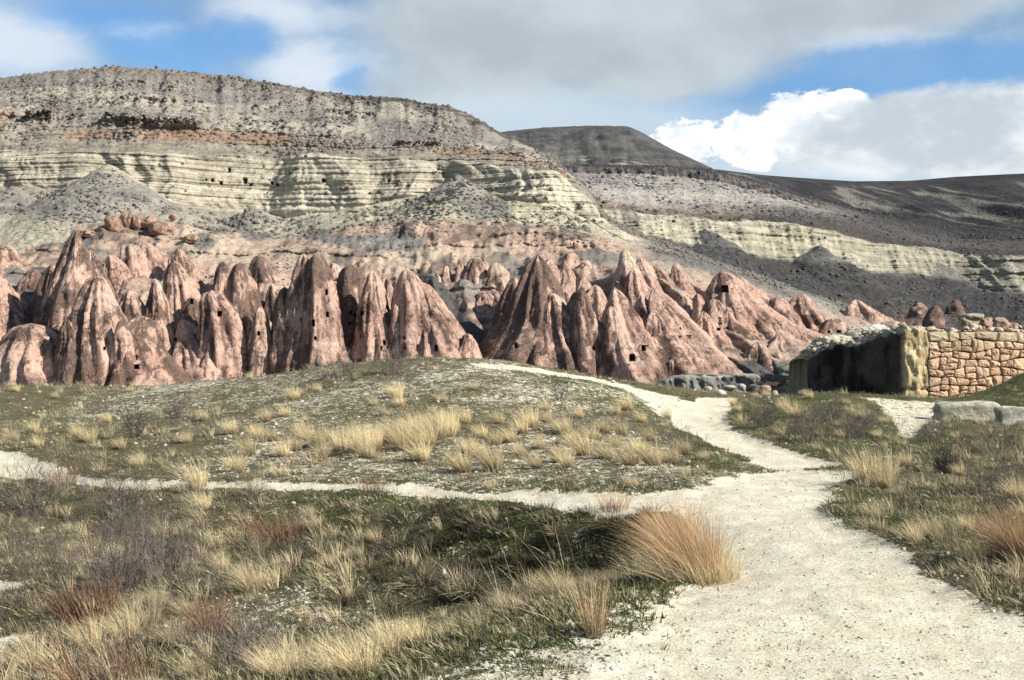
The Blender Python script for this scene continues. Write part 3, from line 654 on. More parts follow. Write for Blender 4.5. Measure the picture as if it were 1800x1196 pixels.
# ------------------------------------------------------------------ eroded pink rock cones
HILLBVH = None
cone_list = []
def cone_mesh(ax, ay, L, R, by, p=.8, q=1.55, seed=0, pale=0., stain_shade=.5, dr=1., Doff=0., back=.35, cut=0., res=1.):
    D0 = surf_D((L+R)/2, min(by, 690))+Doff
    hw = max((R-L)/2, 3)*(1.32 if R-L < 60 else 1.2)*D0/F; dh = hw*dr
    cyc = D0+dh*.7
    cxc = ((L+R)/2-CX)/F*cyc*.5+((L+R)/2-CX)/F*D0*.5
    zb = (CY-by)/F*D0+EYE
    Da = cyc+back*dh; apex = P(ax, ay, Da)
    base = Vector((cxc, cyc, zb)); H = apex.z-zb
    wpx = (R-L)*.57; nT = int(np.clip(wpx*1.5, 22, 84)*res); nR = int(np.clip((by-ay)*.57*.9, 18, 96)*res)
    t = np.linspace(0, 1, nR)**1.15*1.38; th = np.linspace(0, 2*PI, nT, endpoint=False)
    tt, hh = np.meshgrid(t, th, indexing='ij')
    rs = random.Random(seed); phi = rs.uniform(-.7, .7)
    pth = p*.86*(1+.28*perlin(np.cos(hh)*1.3+seed*1.37, np.sin(hh)*1.3, tt*1.3))
    s1 = rs.uniform(0, 50)
    g = np.where(tt <= 1, (tt*(1-cut)+cut)**pth, 1+(tt-1)*.45)
    g = g*ss(tt, -.012, .05)
    a = hh+phi+.35*perlin(tt*2.2, s1, 0.)
    shp = (np.abs(np.cos(a))**q+np.abs(np.sin(a))**q)**(-1/q)
    shp = shp/((shp.max()+shp.min())*.5)
    cx_, sy_ = np.cos(hh), np.sin(hh)
    shp = shp*(1+.20*(.55-np.abs(perlin(cx_*2.1+s1*2, sy_*2.1, tt*1.2))*2.2)*ss(tt, 0, .3))
    cx_, sy_ = np.cos(hh), np.sin(hh)
    lob = perlin(cx_*1.5+s1, sy_*1.5, tt*1.3)*.30                       # lobes
    gro = (np.abs(perlin(cx_*3.4+s1, sy_*3.4+7, tt*.8))**.8-.30)*.22*ss(tt, .02, .5)      # gullies between rounded ribs
    fl = (np.abs(perlin(cx_*8+s1, sy_*8+3, tt*1.5))**.9-.25)*.06*ss(tt, .1, .6)
    fine = fbm(cx_*4+s1, sy_*4, tt*6, 3)*.03
    rr = g*shp*(1+lob+gro+fl+fine)
    axx = apex.x+(base.x-apex.x)*tt; ayy = apex.y+(base.y-apex.y)*tt; azz = apex.z+(zb-apex.z)*tt
    bend = perlin(tt*1.6+s1, 3.3, 1.)*hw*.14*ss(tt, 0, .3)*(1-ss(tt, .7, 1))
    X = axx+bend+hw*rr*cx_; Y = ayy+dh*rr*sy_; Z = azz+.0*X
    # beds: thin ledges, and broken relief
    X = X+fbm(X/1.6, Y/1.6, Z/1.6, 3)*.16*ss(tt, .02, .2); Y = Y+fbm(X/1.6+9, Y/1.6, Z/1.6, 3)*.2*ss(tt, .02, .2)
    Z = Z+fbm(X/3, Y/3, Z/3+5, 3)*.4*ss(tt, .1, .3)
    bed = strata_off(X, Z, 1.9, .16, 91.)
    X = X+cx_*bed; Y = Y+sy_*bed
    top_h = apex.z
    n = fbm(X/4.5, Y/4.5, Z/7, 4); n2 = fbm(X/1.3, Y/1.3, Z/3.2, 4); n3 = fbm(X/14, Y/14, Z/10, 3)
    pk = lerp((.545, .365, .285), (.385, .243, .190), ss(n, -.25, .3))
    pk = lerp(pk, (.66, .45, .34), ss(n2, .1, .45)*.4)
    pk = lerp(pk, (.68, .48, .37), (1-ss(tt, .0, .45))*ss(n3, -.3, .3)*.5)  # paler tips: top-lit highlight put into the colour
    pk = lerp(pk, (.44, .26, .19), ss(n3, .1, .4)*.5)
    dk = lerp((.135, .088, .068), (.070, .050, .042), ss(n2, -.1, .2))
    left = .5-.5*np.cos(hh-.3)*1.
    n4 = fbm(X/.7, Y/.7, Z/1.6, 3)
    st = ss(n*1.3+n2*1.1+n4*.7+n3*.5+(stain_shade-.5)*1.25+left*.30+.9*fbm(cx_*7+s1, sy_*7, tt*1.4, 2)-.05, .02, .24)  # stain tone, heavier on left flanks; doubles as painted shadow on shaded cones
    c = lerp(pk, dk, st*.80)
    if pale:
        c = lerp(c, (.55, .47, .34), pale*(1-ss(tt+.1*n2, .16, .3)))
    bandc = ss(np.abs(fbm(X/40, Y/40, Z/1.1+3, 2)), .28, .4)*.35
    c = lerp(c, (.58, .46, .36), bandc*(1-st))
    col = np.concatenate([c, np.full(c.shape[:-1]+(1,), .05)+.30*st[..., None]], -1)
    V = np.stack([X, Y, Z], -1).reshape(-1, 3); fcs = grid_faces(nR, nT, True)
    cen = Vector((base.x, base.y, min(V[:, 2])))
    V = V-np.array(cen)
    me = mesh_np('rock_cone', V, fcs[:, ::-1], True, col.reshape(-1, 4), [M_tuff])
    return me, cen

def cone(label, ax, ay, L, R, by, kind='c', **kw):
    base = dict(c=dict(p=.68), d=dict(p=.5, q=1.9), s=dict(p=.95, q=1.6), f=dict(p=.85, q=1.35, dr=.8, back=1.0), k=dict(p=.55, q=1.7))[kind]
    base = dict(base); base.update(kw)
    me, cen = cone_mesh(ax, ay, L, R, by, seed=len(cone_list)+5, **base)
    name = {'d': 'rock_dome', 'f': 'rock_fin'}.get(kind, 'rock_cone'); me.name = name
    o = obj(name, me, loc=cen, label=label, category='rock formation', group='eroded pink rock cones in the valley')
    cone_list.append(o); return o
CONES = [
 ('broad rounded pink mound split by a dark cleft, bottom left of the valley', 54, 568, -25, 112, 690, 'k', dict(stain_shade=.35, p=.5)),
 ('smooth sloping pink shoulder behind the cleft mound at the frame edge', -8, 484, -70, 60, 610, 'c', dict(stain_shade=.3)),
 ('high pink slope cut off by the left frame edge', 0, 428, -40, 30, 490, 'd', dict(stain_shade=.3)),
 ('squat blunt dark stub standing alone left of the tall dark flank', 58, 472, 28, 78, 548, 'k', dict(stain_shade=.75)),
 ('tall dark-flanked peak highest of the left cluster', 134, 405, 62, 180, 640, 'c', dict(stain_shade=.72, p=.8)),
 ('pink spur with a lit right face beside the highest dark peak', 159, 438, 138, 204, 570, 'c', dict(stain_shade=.55)),
 ('large grey-streaked cone filling the middle of the left cluster', 171, 481, 98, 226, 700, 'c', dict(stain_shade=.6, p=.62)),
 ('pale pointed rib between the grey-streaked cone and the banded cap', 193, 446, 182, 256, 540, 'c', dict(stain_shade=.25)),
 ('cone with a flat banded cap under the round boulders', 229, 429, 203, 270, 520, 'k', dict(stain_shade=.3, pale=.3, cut=.12)),
 ('narrow lit finger right of the flat banded cap', 257, 426, 240, 292, 500, 'k', dict(stain_shade=.2)),
 ('pointed peak with a dark left edge above the green patch', 313, 434, 292, 362, 530, 'c', dict(stain_shade=.35)),
 ('wide light cone below the pointed peak, right of the green patch', 306, 457, 282, 366, 620, 'c', dict(stain_shade=.4, p=.62)),
 ('slim mottled cone left of the wide light cone', 273, 490, 250, 312, 650, 'c', dict(stain_shade=.65)),
 ('rounded lit hump with streaked base in the left cluster', 228, 509, 207, 268, 610, 'k', dict(stain_shade=.45)),
 ('front cone with a square doorway and a small window above', 247, 554, 168, 314, 690, 'c', dict(stain_shade=.62, p=.66)),
 ('smooth pale fin sweeping down right to the grass line', 321, 560, 302, 420, 672, 'f', dict(stain_shade=.08)),
 ('small pink tooth at the foot of the smooth pale fin', 365, 626, 348, 388, 675, 'k', dict(stain_shade=.45)),
 ('leaning pillar with a smooth domed cap and a square window', 372, 510, 352, 438, 668, 'k', dict(stain_shade=.3, p=.42)),
 ('dark sharp tip between two clefts above the domed pillar', 392, 459, 373, 420, 545, 'c', dict(stain_shade=.75)),
 ('wide grey-brown cone with a jagged flat tip', 424, 460, 392, 460, 590, 'k', dict(stain_shade=.72)),
 ('nearly black spire behind the jagged grey-brown cone', 457, 447, 437, 484, 540, 'k', dict(stain_shade=.95)),
 ('dark slab under the jagged cone, right of the domed pillar', 431, 555, 412, 458, 660, 'k', dict(stain_shade=.7)),
 ('short pillar with one black window left of the deep black cleft', 458, 537, 436, 476, 668, 'k', dict(stain_shade=.45)),
 ('broad tower with a smooth lit upper face right of the black cleft', 534, 443, 484, 552, 672, 'k', dict(stain_shade=.35)),
 ('tall grey-capped tower pierced by many small windows', 556, 443, 515, 600, 676, 'k', dict(stain_shade=.55, p=.5)),
 ('reddish lower buttress of the broad tower', 500, 503, 476, 540, 668, 'k', dict(stain_shade=.6)),
 ('pale low mound at the foot of the tall window tower', 568, 609, 532, 600, 668, 'd', dict(stain_shade=.02)),
 ('tiny smooth hump just above the grass line beside the cleft', 488, 640, 468, 512, 668, 'd', dict(stain_shade=.02)),
 ('overhung dark block with a row of windows in deep shade', 618, 464, 592, 660, 660, 'k', dict(stain_shade=.98, p=.3, q=2.4, Doff=6)),  # deep shade under the overhang painted in through this amount
 ('light streaked cone in front of the overhung dark block', 655, 474, 622, 706, 660, 'c', dict(stain_shade=.42, p=.66)),
 ('thin pink finger leaning on the light streaked cone', 681, 488, 670, 697, 580, 'k', dict(stain_shade=.3)),
 ('small rounded shoulder with three windows one above another', 695, 534, 686, 718, 660, 'k', dict(stain_shade=.35)),
 ('high cone with a dark left flank above the windowed slope', 714, 470, 688, 800, 660, 'c', dict(stain_shade=.3, dr=.8)),
 ('lit lobe with tall carved recesses and doorways', 735, 524, 716, 782, 662, 'k', dict(stain_shade=.22)),
 ('long smooth slope falling right toward the dark scree', 742, 494, 716, 840, 662, 'c', dict(stain_shade=.12, p=.7)),
 ('shaded round toe beside the dark scree gully', 822, 586, 790, 838, 662, 'k', dict(stain_shade=.4)),
 ('small pale tooth high beside the pinkish ledges', 750, 458, 734, 774, 512, 'c', dict(stain_shade=.15)),
 ('small leaning finger at the head of the scree gully', 784, 466, 770, 798, 528, 'c', dict(stain_shade=.2)),
 ('narrow cone behind the head of the scree gully', 809, 454, 790, 822, 530, 'c', dict(stain_shade=.35)),
 ('pear-shaped cone with brown left side above the scree gully', 836, 452, 808, 864, 538, 'k', dict(stain_shade=.4)),
 ('grey-topped cone overlooking the lone round boulder cone', 872, 461, 842, 898, 548, 'k', dict(stain_shade=.4, pale=.5)),
 ('lone round-bottomed pink cone in the scree gully', 849, 511, 824, 874, 568, 'c', dict(stain_shade=.12, p=.55)),
 ('tiny pink tip poking from the scree', 787, 507, 777, 799, 532, 'c', dict(stain_shade=.1)),
 ('great dark pointed cone, tallest of the middle group', 946, 445, 842, 1000, 662, 'c', dict(stain_shade=.85, p=.85)),
 ('brown streaked lobe in front of the great dark cone', 966, 512, 930, 1050, 668, 'c', dict(stain_shade=.62, p=.7)),
 ('small front cone with a single doorway below the great dark cone', 904, 575, 868, 926, 660, 'k', dict(stain_shade=.55)),
 ('little round stub touching the small doorway cone', 929, 606, 918, 940, 660, 'd', dict(stain_shade=.5)),
 ('fluted light ridge behind the great dark cone', 966, 452, 940, 1000, 520, 'f', dict(stain_shade=.25)),
 ('fluted pink crest running right from the great dark cone', 992, 460, 970, 1030, 528, 'f', dict(stain_shade=.2)),
 ('slender dark needle on the upper ledge', 1009, 424, 1000, 1017, 452, 's', dict(stain_shade=.9)),
 ('rounded pink knob below the slender dark needle', 1002, 443, 984, 1022, 482, 'd', dict(stain_shade=.2)),
 ('low pink dome right of the knob', 1030, 457, 1016, 1044, 488, 'd', dict(stain_shade=.1)),
 ('brown ridge cone between the pink crest and the windowed cone', 1026, 487, 1000, 1054, 580, 'c', dict(stain_shade=.5)),
 ('streaked cone with two small bright windows near its foot', 1021, 507, 1000, 1078, 668, 'c', dict(stain_shade=.55, p=.6)),
 ('smooth rib between the brown lobe and the two-window cone', 994, 513, 978, 1018, 600, 'k', dict(stain_shade=.3)),
 ('tall banded spire with a pale broken crown', 1098, 438, 1076, 1150, 560, 'c', dict(stain_shade=.25, pale=.9)),
 ('light dome set under the banded spire', 1095, 488, 1080, 1116, 548, 'd', dict(stain_shade=.05)),
 ('long lit ridge sweeping from the light dome to the grass', 1080, 504, 1062, 1186, 676, 'f', dict(stain_shade=.12)),
 ('pointed front cone with a lit cap and dark left wall', 1074, 537, 1060, 1108, 670, 'k', dict(stain_shade=.4)),
 ('brown-tipped ridge with a long lit back', 1127, 517, 1108, 1216, 650, 'f', dict(stain_shade=.4)),
 ('upper fin starting beside the pale broken crown', 1125, 452, 1112, 1192, 540, 'f', dict(stain_shade=.12)),
 ('fin with a small dark triangular tip', 1152, 464, 1142, 1206, 540, 'f', dict(stain_shade=.2)),
 ('fin below the dark bushes on the slope', 1186, 460, 1176, 1232, 540, 'f', dict(stain_shade=.25)),
 ('short brown-tipped fin in the middle of the fin slope', 1204, 522, 1188, 1236, 578, 'c', dict(stain_shade=.35)),
 ('small sharp pyramid on the fin slope', 1226, 515, 1216, 1250, 588, 'c', dict(stain_shade=.15)),
 ('rounded cone with a cluster of pigeon-hole windows', 1255, 525, 1236, 1290, 600, 'k', dict(stain_shade=.2)),
 ('ridge leaving the pigeon-hole cone toward the lower right', 1278, 538, 1264, 1348, 620, 'f', dict(stain_shade=.3)),
 ('long lit fin with two square windows halfway down', 1150, 506, 1140, 1308, 666, 'f', dict(stain_shade=.15)),
 ('dark-walled fin just above the low rock ledge', 1150, 546, 1128, 1270, 672, 'f', dict(stain_shade=.42)),
 ('smooth front fin ending beside the small dome', 1146, 590, 1108, 1192, 674, 'f', dict(stain_shade=.08)),
 ('small dome squeezed between two fins at the foot', 1181, 631, 1172, 1198, 674, 'd', dict(stain_shade=.1)),
 ('broad smooth pink apron with fine vertical runnels', 1268, 474, 1250, 1440, 640, 'f', dict(stain_shade=.06, Doff=4)),
 ('upper rib with a large square cave mouth', 1262, 486, 1236, 1350, 585, 'f', dict(stain_shade=.1)),
 ('rib along the upper edge of the smooth apron', 1296, 484, 1284, 1390, 575, 'f', dict(stain_shade=.12)),
 ('knobbly dome row under the dark scree edge', 1330, 502, 1310, 1380, 566, 'f', dict(stain_shade=.25)),
 ('rounded knob with a dark notch right of the dome row', 1364, 523, 1346, 1410, 580, 'k', dict(stain_shade=.25)),
 ('lit crag with jagged top near the end of the fins', 1407, 515, 1392, 1464, 584, 'c', dict(stain_shade=.3)),
 ('round head with two small cave mouths above the walled ruin', 1464, 560, 1444, 1494, 600, 'd', dict(stain_shade=.45, q=2)),
 ('low smooth fin running behind the ruined wall', 1392, 570, 1376, 1490, 622, 'f', dict(stain_shade=.1)),
 ('middle rib of the lower apron', 1352, 550, 1338, 1452, 625, 'f', dict(stain_shade=.12)),
 ('brown triangular block at the apron foot', 1331, 601, 1312, 1368, 662, 'c', dict(stain_shade=.45)),
 ('small lit wedge beside the brown triangular block', 1366, 616, 1360, 1388, 656, 'c', dict(stain_shade=.25)),
 ('short rounded toe above the low rock ledge', 1286, 632, 1270, 1306, 664, 'k', dict(stain_shade=.15)),
 ('far pink fin beyond the round head', 1505, 526, 1490, 1578, 582, 'f', dict(stain_shade=.15)),
 ('far reddish knob in the dark valley behind the wall', 1645, 537, 1630, 1658, 566, 'k', dict(stain_shade=.9, Doff=60)),  # far knobs lie in shadow; the high amount paints it in
 ('second reddish knob in the dark valley', 1615, 532, 1600, 1628, 552, 'k', dict(stain_shade=.9, Doff=70)),
 ('rightmost reddish knob below the far cliff', 1680, 527, 1668, 1692, 545, 'k', dict(stain_shade=.9, Doff=80)),
 ('dark slope behind and left of the highest dark peak', 96, 462, 62, 142, 590, 'k', dict(stain_shade=.85)),
 ('low brown rib filling the cleft beside the grey-streaked cone', 118, 560, 96, 140, 690, 'k', dict(stain_shade=.7)),
 ('brown shoulder right of the grey-streaked cone', 214, 560, 194, 236, 690, 'k', dict(stain_shade=.6)),
 ('rounded lit block under the green patch', 276, 548, 256, 304, 660, 'k', dict(stain_shade=.4)),
 ('streaked wall between the slim cone and the domed pillar', 338, 520, 312, 362, 640, 'k', dict(stain_shade=.5)),
 ('dark rib in the gap right of the jagged cone', 478, 500, 464, 498, 600, 'k', dict(stain_shade=.9, Doff=4)),
 ('pinkish back wall above the window tower', 586, 462, 560, 622, 560, 'k', dict(stain_shade=.5, Doff=6)),
 ('banded yellow rock lip over the dark block', 640, 452, 596, 690, 500, 'k', dict(stain_shade=.35, pale=.7, Doff=3)),
 ('light rib above the scree gully head', 766, 480, 744, 792, 540, 'c', dict(stain_shade=.2)),
 ('brown fold left of the great dark cone', 905, 484, 868, 940, 600, 'c', dict(stain_shade=.8)),
 ('lit fold tucked behind the two-window cone', 1046, 500, 1022, 1080, 590, 'c', dict(stain_shade=.25)),
 ('sloping rib right of the banded spire', 1112, 470, 1094, 1172, 580, 'f', dict(stain_shade=.2)),
 ('lower lit rib of the long windowed fin', 1190, 566, 1160, 1290, 672, 'f', dict(stain_shade=.18)),
 ('rib between the small pyramid and the pigeon-hole cone', 1236, 545, 1210, 1300, 640, 'f', dict(stain_shade=.2)),
 ('upper rib of the broad smooth apron', 1310, 520, 1290, 1420, 610, 'f', dict(stain_shade=.12)),
 ('lowest rib of the apron beside the brown block', 1372, 586, 1344, 1446, 648, 'f', dict(stain_shade=.15)),
 ('pale low toe in front of the reddish knobs', 1560, 556, 1530, 1592, 590, 'f', dict(stain_shade=.15, Doff=20)),
]
for row in CONES: cone(*row[:7], **row[7])

# door and window holes cut into the cones
HOLES = [('cave_window', 239, 629, 7, 9), ('cave_door', 240, 645, 11, 10), ('cave_window', 184, 613, 5, 6), ('cave_window', 386, 552, 9, 12), ('cave_window', 455, 586, 6, 9), ('cave_window', 308, 597, 6, 8),
 ('cave_window', 574, 514, 5, 12), ('cave_window', 575, 553, 5, 11), ('cave_window', 551, 568, 6, 14), ('cave_window', 530, 563, 5, 8), ('cave_window', 529, 587, 6, 9), ('cave_window', 554, 595, 5, 7), ('cave_window', 505, 579, 6, 8),
 ('cave_window', 617, 550, 5, 8), ('cave_window', 624, 554, 5, 7), ('cave_window', 637, 551, 6, 8), ('cave_window', 615, 569, 6, 6),
 ('cave_window', 676, 603, 6, 9), ('cave_window', 670, 613, 4, 9), ('cave_window', 682, 611, 5, 8), ('cave_window', 710, 595, 5, 7), ('cave_window', 710, 613, 4, 8), ('cave_window', 707, 627, 3, 5),
 ('cave_door', 740, 582, 9, 20), ('cave_door', 735, 612, 8, 13), ('cave_window', 756, 597, 8, 16), ('cave_window', 766, 612, 7, 12), ('cave_door', 907, 608, 7, 11), ('cave_window', 1043, 612, 5, 9), ('cave_window', 1055, 614, 5, 10),
 ('cave_door', 1111, 629, 12, 14), ('cave_window', 1131, 612, 8, 12), ('cave_window', 1195, 592, 5, 5), ('cave_window', 1210, 592, 9, 7), ('cave_window', 1266, 561, 5, 5), ('cave_window', 1267, 569, 4, 4), ('cave_window', 1263, 579, 8, 5), ('cave_window', 1279, 577, 6, 6),
 ('cave_mouth', 1274, 508, 14, 15), ('cave_window', 1457, 584, 6, 5), ('cave_window', 1474, 583, 9, 6), ('cave_window', 1196, 578, 3, 3), ('cave_window', 337, 530, 7, 12), ('cave_window', 341, 537, 5, 6)]
def cut_holes():
    trees = []
    for o in cone_list:
        me = o.data; nv = len(me.vertices); co = np.empty(nv*3, np.float32); me.vertices.foreach_get('co', co); co = co.reshape(-1, 3)+np.array(o.location)
        trees.append(BVHTree.FromPolygons(co.tolist(), [tuple(p.vertices) for p in me.polygons]))
    todo = {}
    for name, px, py, w, h in HOLES:
        d = (P(px, py, 1)-Vector((0, 0, EYE))).normalized(); best = None
        for i, t in enumerate(trees):
            r = t.ray_cast(Vector((0, 0, EYE)), d)
            if r[0] is not None and (best is None or r[3] < best[1]): best = (i, r[3], r[0], r[1])
        if best: todo.setdefault(best[0], []).append((name, best[2], best[3], w, h))
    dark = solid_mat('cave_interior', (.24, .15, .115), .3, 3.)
    for i, lst in todo.items():
        o = cone_list[i]; bm = bmesh.new(); liners = []
        for name, p, nrm, w, h in lst:
            W, Hh = .8*w*p.y/F, .85*h*p.y/F
            yaw = math.atan2(-p.x, p.y)*1.
            q = (p-Vector((0, 0, EYE))).normalized(); q.z = 0; q.normalize(); side = Vector((q.y, -q.x, 0))
            if nrm.dot(q) > 0: nrm = -nrm
            def corner(a, b, c, s=1.): return p-o.location+side*(a*W/2*s)+q*c+Vector((0, 0, b*Hh/2*s))
            vs = [bm.verts.new(corner(a, b, c)) for c in (-3.5, 2.2) for a, b in ((-1, -1), (1, -1), (1, 1), (-1, 1))]
            for f in ((0, 1, 2, 3), (7, 6, 5, 4), (0, 4, 5, 1), (1, 5, 6, 2), (2, 6, 7, 3), (3, 7, 4, 0)): bm.faces.new([vs[k] for k in f])
            liners.append((name, [corner(a, b, c, .985) for c in (.25, 2.15) for a, b in ((-1, -1), (1, -1), (1, 1), (-1, 1))]))
        bmesh.ops.recalc_face_normals(bm, faces=bm.faces[:])
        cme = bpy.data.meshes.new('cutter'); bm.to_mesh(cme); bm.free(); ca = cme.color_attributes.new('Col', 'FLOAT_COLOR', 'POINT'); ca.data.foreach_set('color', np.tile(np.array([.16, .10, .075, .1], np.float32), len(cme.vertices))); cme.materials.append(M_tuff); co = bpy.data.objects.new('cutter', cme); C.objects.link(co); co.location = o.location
        md = o.modifiers.new('cut', 'BOOLEAN'); md.operation = 'DIFFERENCE'; md.object = co; md.solver = 'FAST'
        bpy.context.view_layer.update()
        dg = bpy.context.evaluated_depsgraph_get(); ev = o.evaluated_get(dg)
        nm = bpy.data.meshes.new_from_object(ev, preserve_all_data_layers=True, depsgraph=dg)
        o.modifiers.clear(); bpy.data.objects.remove(co); bpy.data.meshes.remove(cme)
        if 'Col' in nm.color_attributes:
            at = nm.color_attributes['Col']; cc = np.empty(len(at.data)*4, np.float32); at.data.foreach_get('color', cc); cc = cc.reshape(-1, 4)
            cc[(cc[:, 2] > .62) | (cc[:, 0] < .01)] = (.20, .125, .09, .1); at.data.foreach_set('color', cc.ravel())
        if len(nm.polygons) > len(o.data.polygons)*.6:
            old = o.data; nm.name = old.name; o.data = nm
        for name, L in liners:
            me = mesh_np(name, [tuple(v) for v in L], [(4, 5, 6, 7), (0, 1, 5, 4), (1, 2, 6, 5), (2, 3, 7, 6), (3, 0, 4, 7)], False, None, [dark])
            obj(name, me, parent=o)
cut_holes()


# ------------------------------------------------------------------ boulders
def rock_mesh(name, sx, sy, sz, seed, colour, col2=None, sub=3, rough=.22, mat=None, speck=.1, square=0.):
    bm = bmesh.new(); bmesh.ops.create_icosphere(bm, subdivisions=sub, radius=1)
    V = np.array([v.co[:] for v in bm.verts]); Fc = np.array([[v.index for v in f.verts] for f in bm.faces]); bm.free()
    if square: V = V/np.power(np.sum(np.abs(V)**(2+square*6), 1), 1/(2+square*6))[:, None]
    s = seed*3.7
    n = fbm(V[:, 0]*1.1+s, V[:, 1]*1.1, V[:, 2]*1.1, 4)
    V = V*(1+rough*n)[:, None]
    if sub >= 5: V = V*(1+rough*.28*fbm(V[:, 0]*5+s, V[:, 1]*5, V[:, 2]*5, 4, .6))[:, None]
    # chipped planes
    rs = np.random.default_rng(seed)
    for _ in range(5):
        d = rs.normal(size=3); d /= np.linalg.norm(d); k = V@d; lim = .82 if square < .6 else 1.25
        V = V-np.maximum(k-lim, 0)[:, None]*d*.8
    V = V*np.array([sx, sy, sz])
    sc = 3/max(sx, sy, sz)
    n = fbm(V[:, 0]*sc+s, V[:, 1]*sc, V[:, 2]*sc, 4)
    c = lerp(colour, col2 if col2 is not None else np.array(colour)*.6, ss(n, -.1, .35))
    c = np.concatenate([c, np.full((len(V), 1), speck)], 1)
    return mesh_np(name, V, Fc, sub > 2 and not square, c, [mat or M_stone])
def boulder(name, label, px, py, wpx, hpx, D, seed, colour, group=None, cat='boulder', sub=3, mat=None, deep=.9, rot=0., square=0., **kw):
    """px, py: centre in the photograph; size in photograph pixels at distance D"""
    s = D/F; sx, sz = wpx*s/2, hpx*s/2
    p = P(px, py, D)
    me = rock_mesh(name, sx, max(sx*deep, .02), sz, seed, colour, sub=sub, mat=mat, square=square, **kw)
    o = obj(name, me, loc=p, label=label, category=cat)
    o.rotation_euler = (0, rot, 0)
    if group: o['group'] = group
    return o
PALE = (.52, .48, .38); GREY = (.24, .225, .19)
for i, (lab, px, py, w, h, D, colr) in enumerate([
 ('large round white boulder beside the end of the path', 1266, 693, 22, 16, 33.5, (.62, .59, .50)),
 ('small pale boulder just left of the large white one', 1240, 698, 14, 8, 33, PALE), ('low white stone at the foot of the grassy mound', 1311, 702, 20, 10, 31.5, (.6, .57, .48)),
 ('second low stone in front of the grassy mound', 1328, 697, 22, 8, 32.5, PALE), ('grey boulder half sunk behind the large white one', 1244, 684, 16, 11, 38, PALE),
 ('wide pale rock on the rubble bank', 1281, 681, 24, 9, 40, PALE), ('rounded rock between the wide pale rock and the pink rubble', 1304, 681, 16, 13, 39, PALE),
 ('dark stone in the gap of the rubble bank', 1292, 690, 14, 9, 37, GREY), ('tall pale rock left of the dark cut wall', 1362, 693, 14, 14, 33, PALE),
 ('pinkish rubble block under the dark ledge rock', 1345, 684, 22, 15, 35, (.42, .31, .24)), ('small pinkish rubble stone at the bank top', 1335, 673, 14, 9, 37, (.42, .31, .24)),
 ('flat grey stone lying on the grass under the low ledge', 1222, 690, 22, 5, 36, GREY), ('white stone lying on the chalk crest', 1077, 671, 10, 5, 29, (.65, .62, .54)),
 ('tiny white stone beside the shrub on the hump', 888, 699, 6, 5, 25, (.65, .62, .54)), ('white stone in the shade of the hollow', 780, 1006, 8, 12, 11.4, (.6, .58, .5)),
 ('white stone on the path verge below the ruin', 1655, 977, 9, 6, 9.4, (.65, .62, .54)), ('white stone at the right path edge', 1745, 1075, 10, 7, 7.3, (.62, .59, .5)),
 ('white pebble near the green strip', 1264, 1037, 6, 6, 8.15, (.65, .62, .54)), ('half-buried white stone in the lower left grass', 86, 1154, 9, 6, 9.1, (.6, .58, .5)),
 ('pale cap stone on the grey crag by the dark wall', 1410, 636, 9, 5, 42, (.6, .56, .45))]):
    boulder('boulder', lab, px, py, w, h, D, 100+i, colr, 'loose pale stones and boulders', sub=3, deep=.8)
# stone ledges and crags of the near quarry edge
for i, (nm, lab, px, py, w, h, D, colr, dp, sq) in enumerate([
 ('rock_block', 'low rock leaning against the right end of the grey ledge', 1352, 690, 60, 26, 40, (.22, .21, .185), .4, .6),
 ('rock_slab', 'thin roof-like rock slab on top of the grey ledge', 1228, 660, 66, 9, 44, (.26, .25, .21), .5, .3),
 ('rock_block', 'square dark ledge rock above pink rubble', 1361, 669, 44, 22, 39, (.12, .11, .095), .6, .5),
 ('rock_crag', 'grey crag with a lit right edge behind the dark wall', 1393, 652, 52, 34, 43, (.27, .255, .20), .6, .3),
 ('rock_crag', 'low grass-topped crag left of the dark wall', 1372, 672, 60, 26, 46, (.22, .21, .17), .6, .2)]):
    boulder(nm, lab, px, py, w, h, D, 200+i, colr, None, 'rock', sub=5, deep=dp, square=sq, rough=.35)
def ledge(label, tops, bottom, D, depth=2.5):
    nx, nz = 130, 26; px = np.linspace(tops[0][0], tops[-1][0], nx); ty = np.interp(px, [t[0] for t in tops], [t[1] for t in tops])+fbm(px/9, 0., 4., 4)*3.
    zt = (CY-ty)*D/F+EYE; zb = (CY-bottom)*D/F+EYE; x = (px-CX)/F*D
    rows = []
    for i in range(nz):
        t = i/(nz-1); z = zb+(zt-zb)*t; rows.append((x, D-.25+.35*t+0*x, z))
    for d, dz in ((.25, .05), (.8, .05), (1.6, .0), (depth, -.3), (depth+.1, -2.)): rows.append((x, D+.1+d+0*x, zt+dz))
    X = np.array([r[0] for r in rows]); Y = np.array([r[1] for r in rows]); Z = np.array([r[2] for r in rows])
    Y = Y-fbm(X/1.6, Z/1.5, 5., 4, .55, True)*.55-fbm(X/.35, Z/.5, 6., 3)*.16; Z = Z+fbm(X/.8, Y/.8, 7., 3)*.12
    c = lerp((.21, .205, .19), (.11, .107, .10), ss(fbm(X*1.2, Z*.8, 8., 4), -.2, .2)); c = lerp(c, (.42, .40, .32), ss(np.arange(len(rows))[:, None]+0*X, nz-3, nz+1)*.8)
    V = np.stack([X, Y, Z], -1).reshape(-1, 3); cen = V.mean(0); cen[2] = V[:, 2].min()
    obj('rock_ledge', mesh_np('rock_ledge', V-cen, grid_faces(*X.shape)[:, ::-1], True, np.concatenate([c, np.full(X.shape+(1,), .25)], -1).reshape(-1, 4), [M_stone]), loc=Vector(cen), label=label, category='rock')
ledge('long dark grey rock ledge across the end of the path', [(1158, 680), (1170, 670), (1185, 665), (1230, 663), (1262, 664), (1295, 659), (1330, 664), (1366, 672)], 706, 43.5)
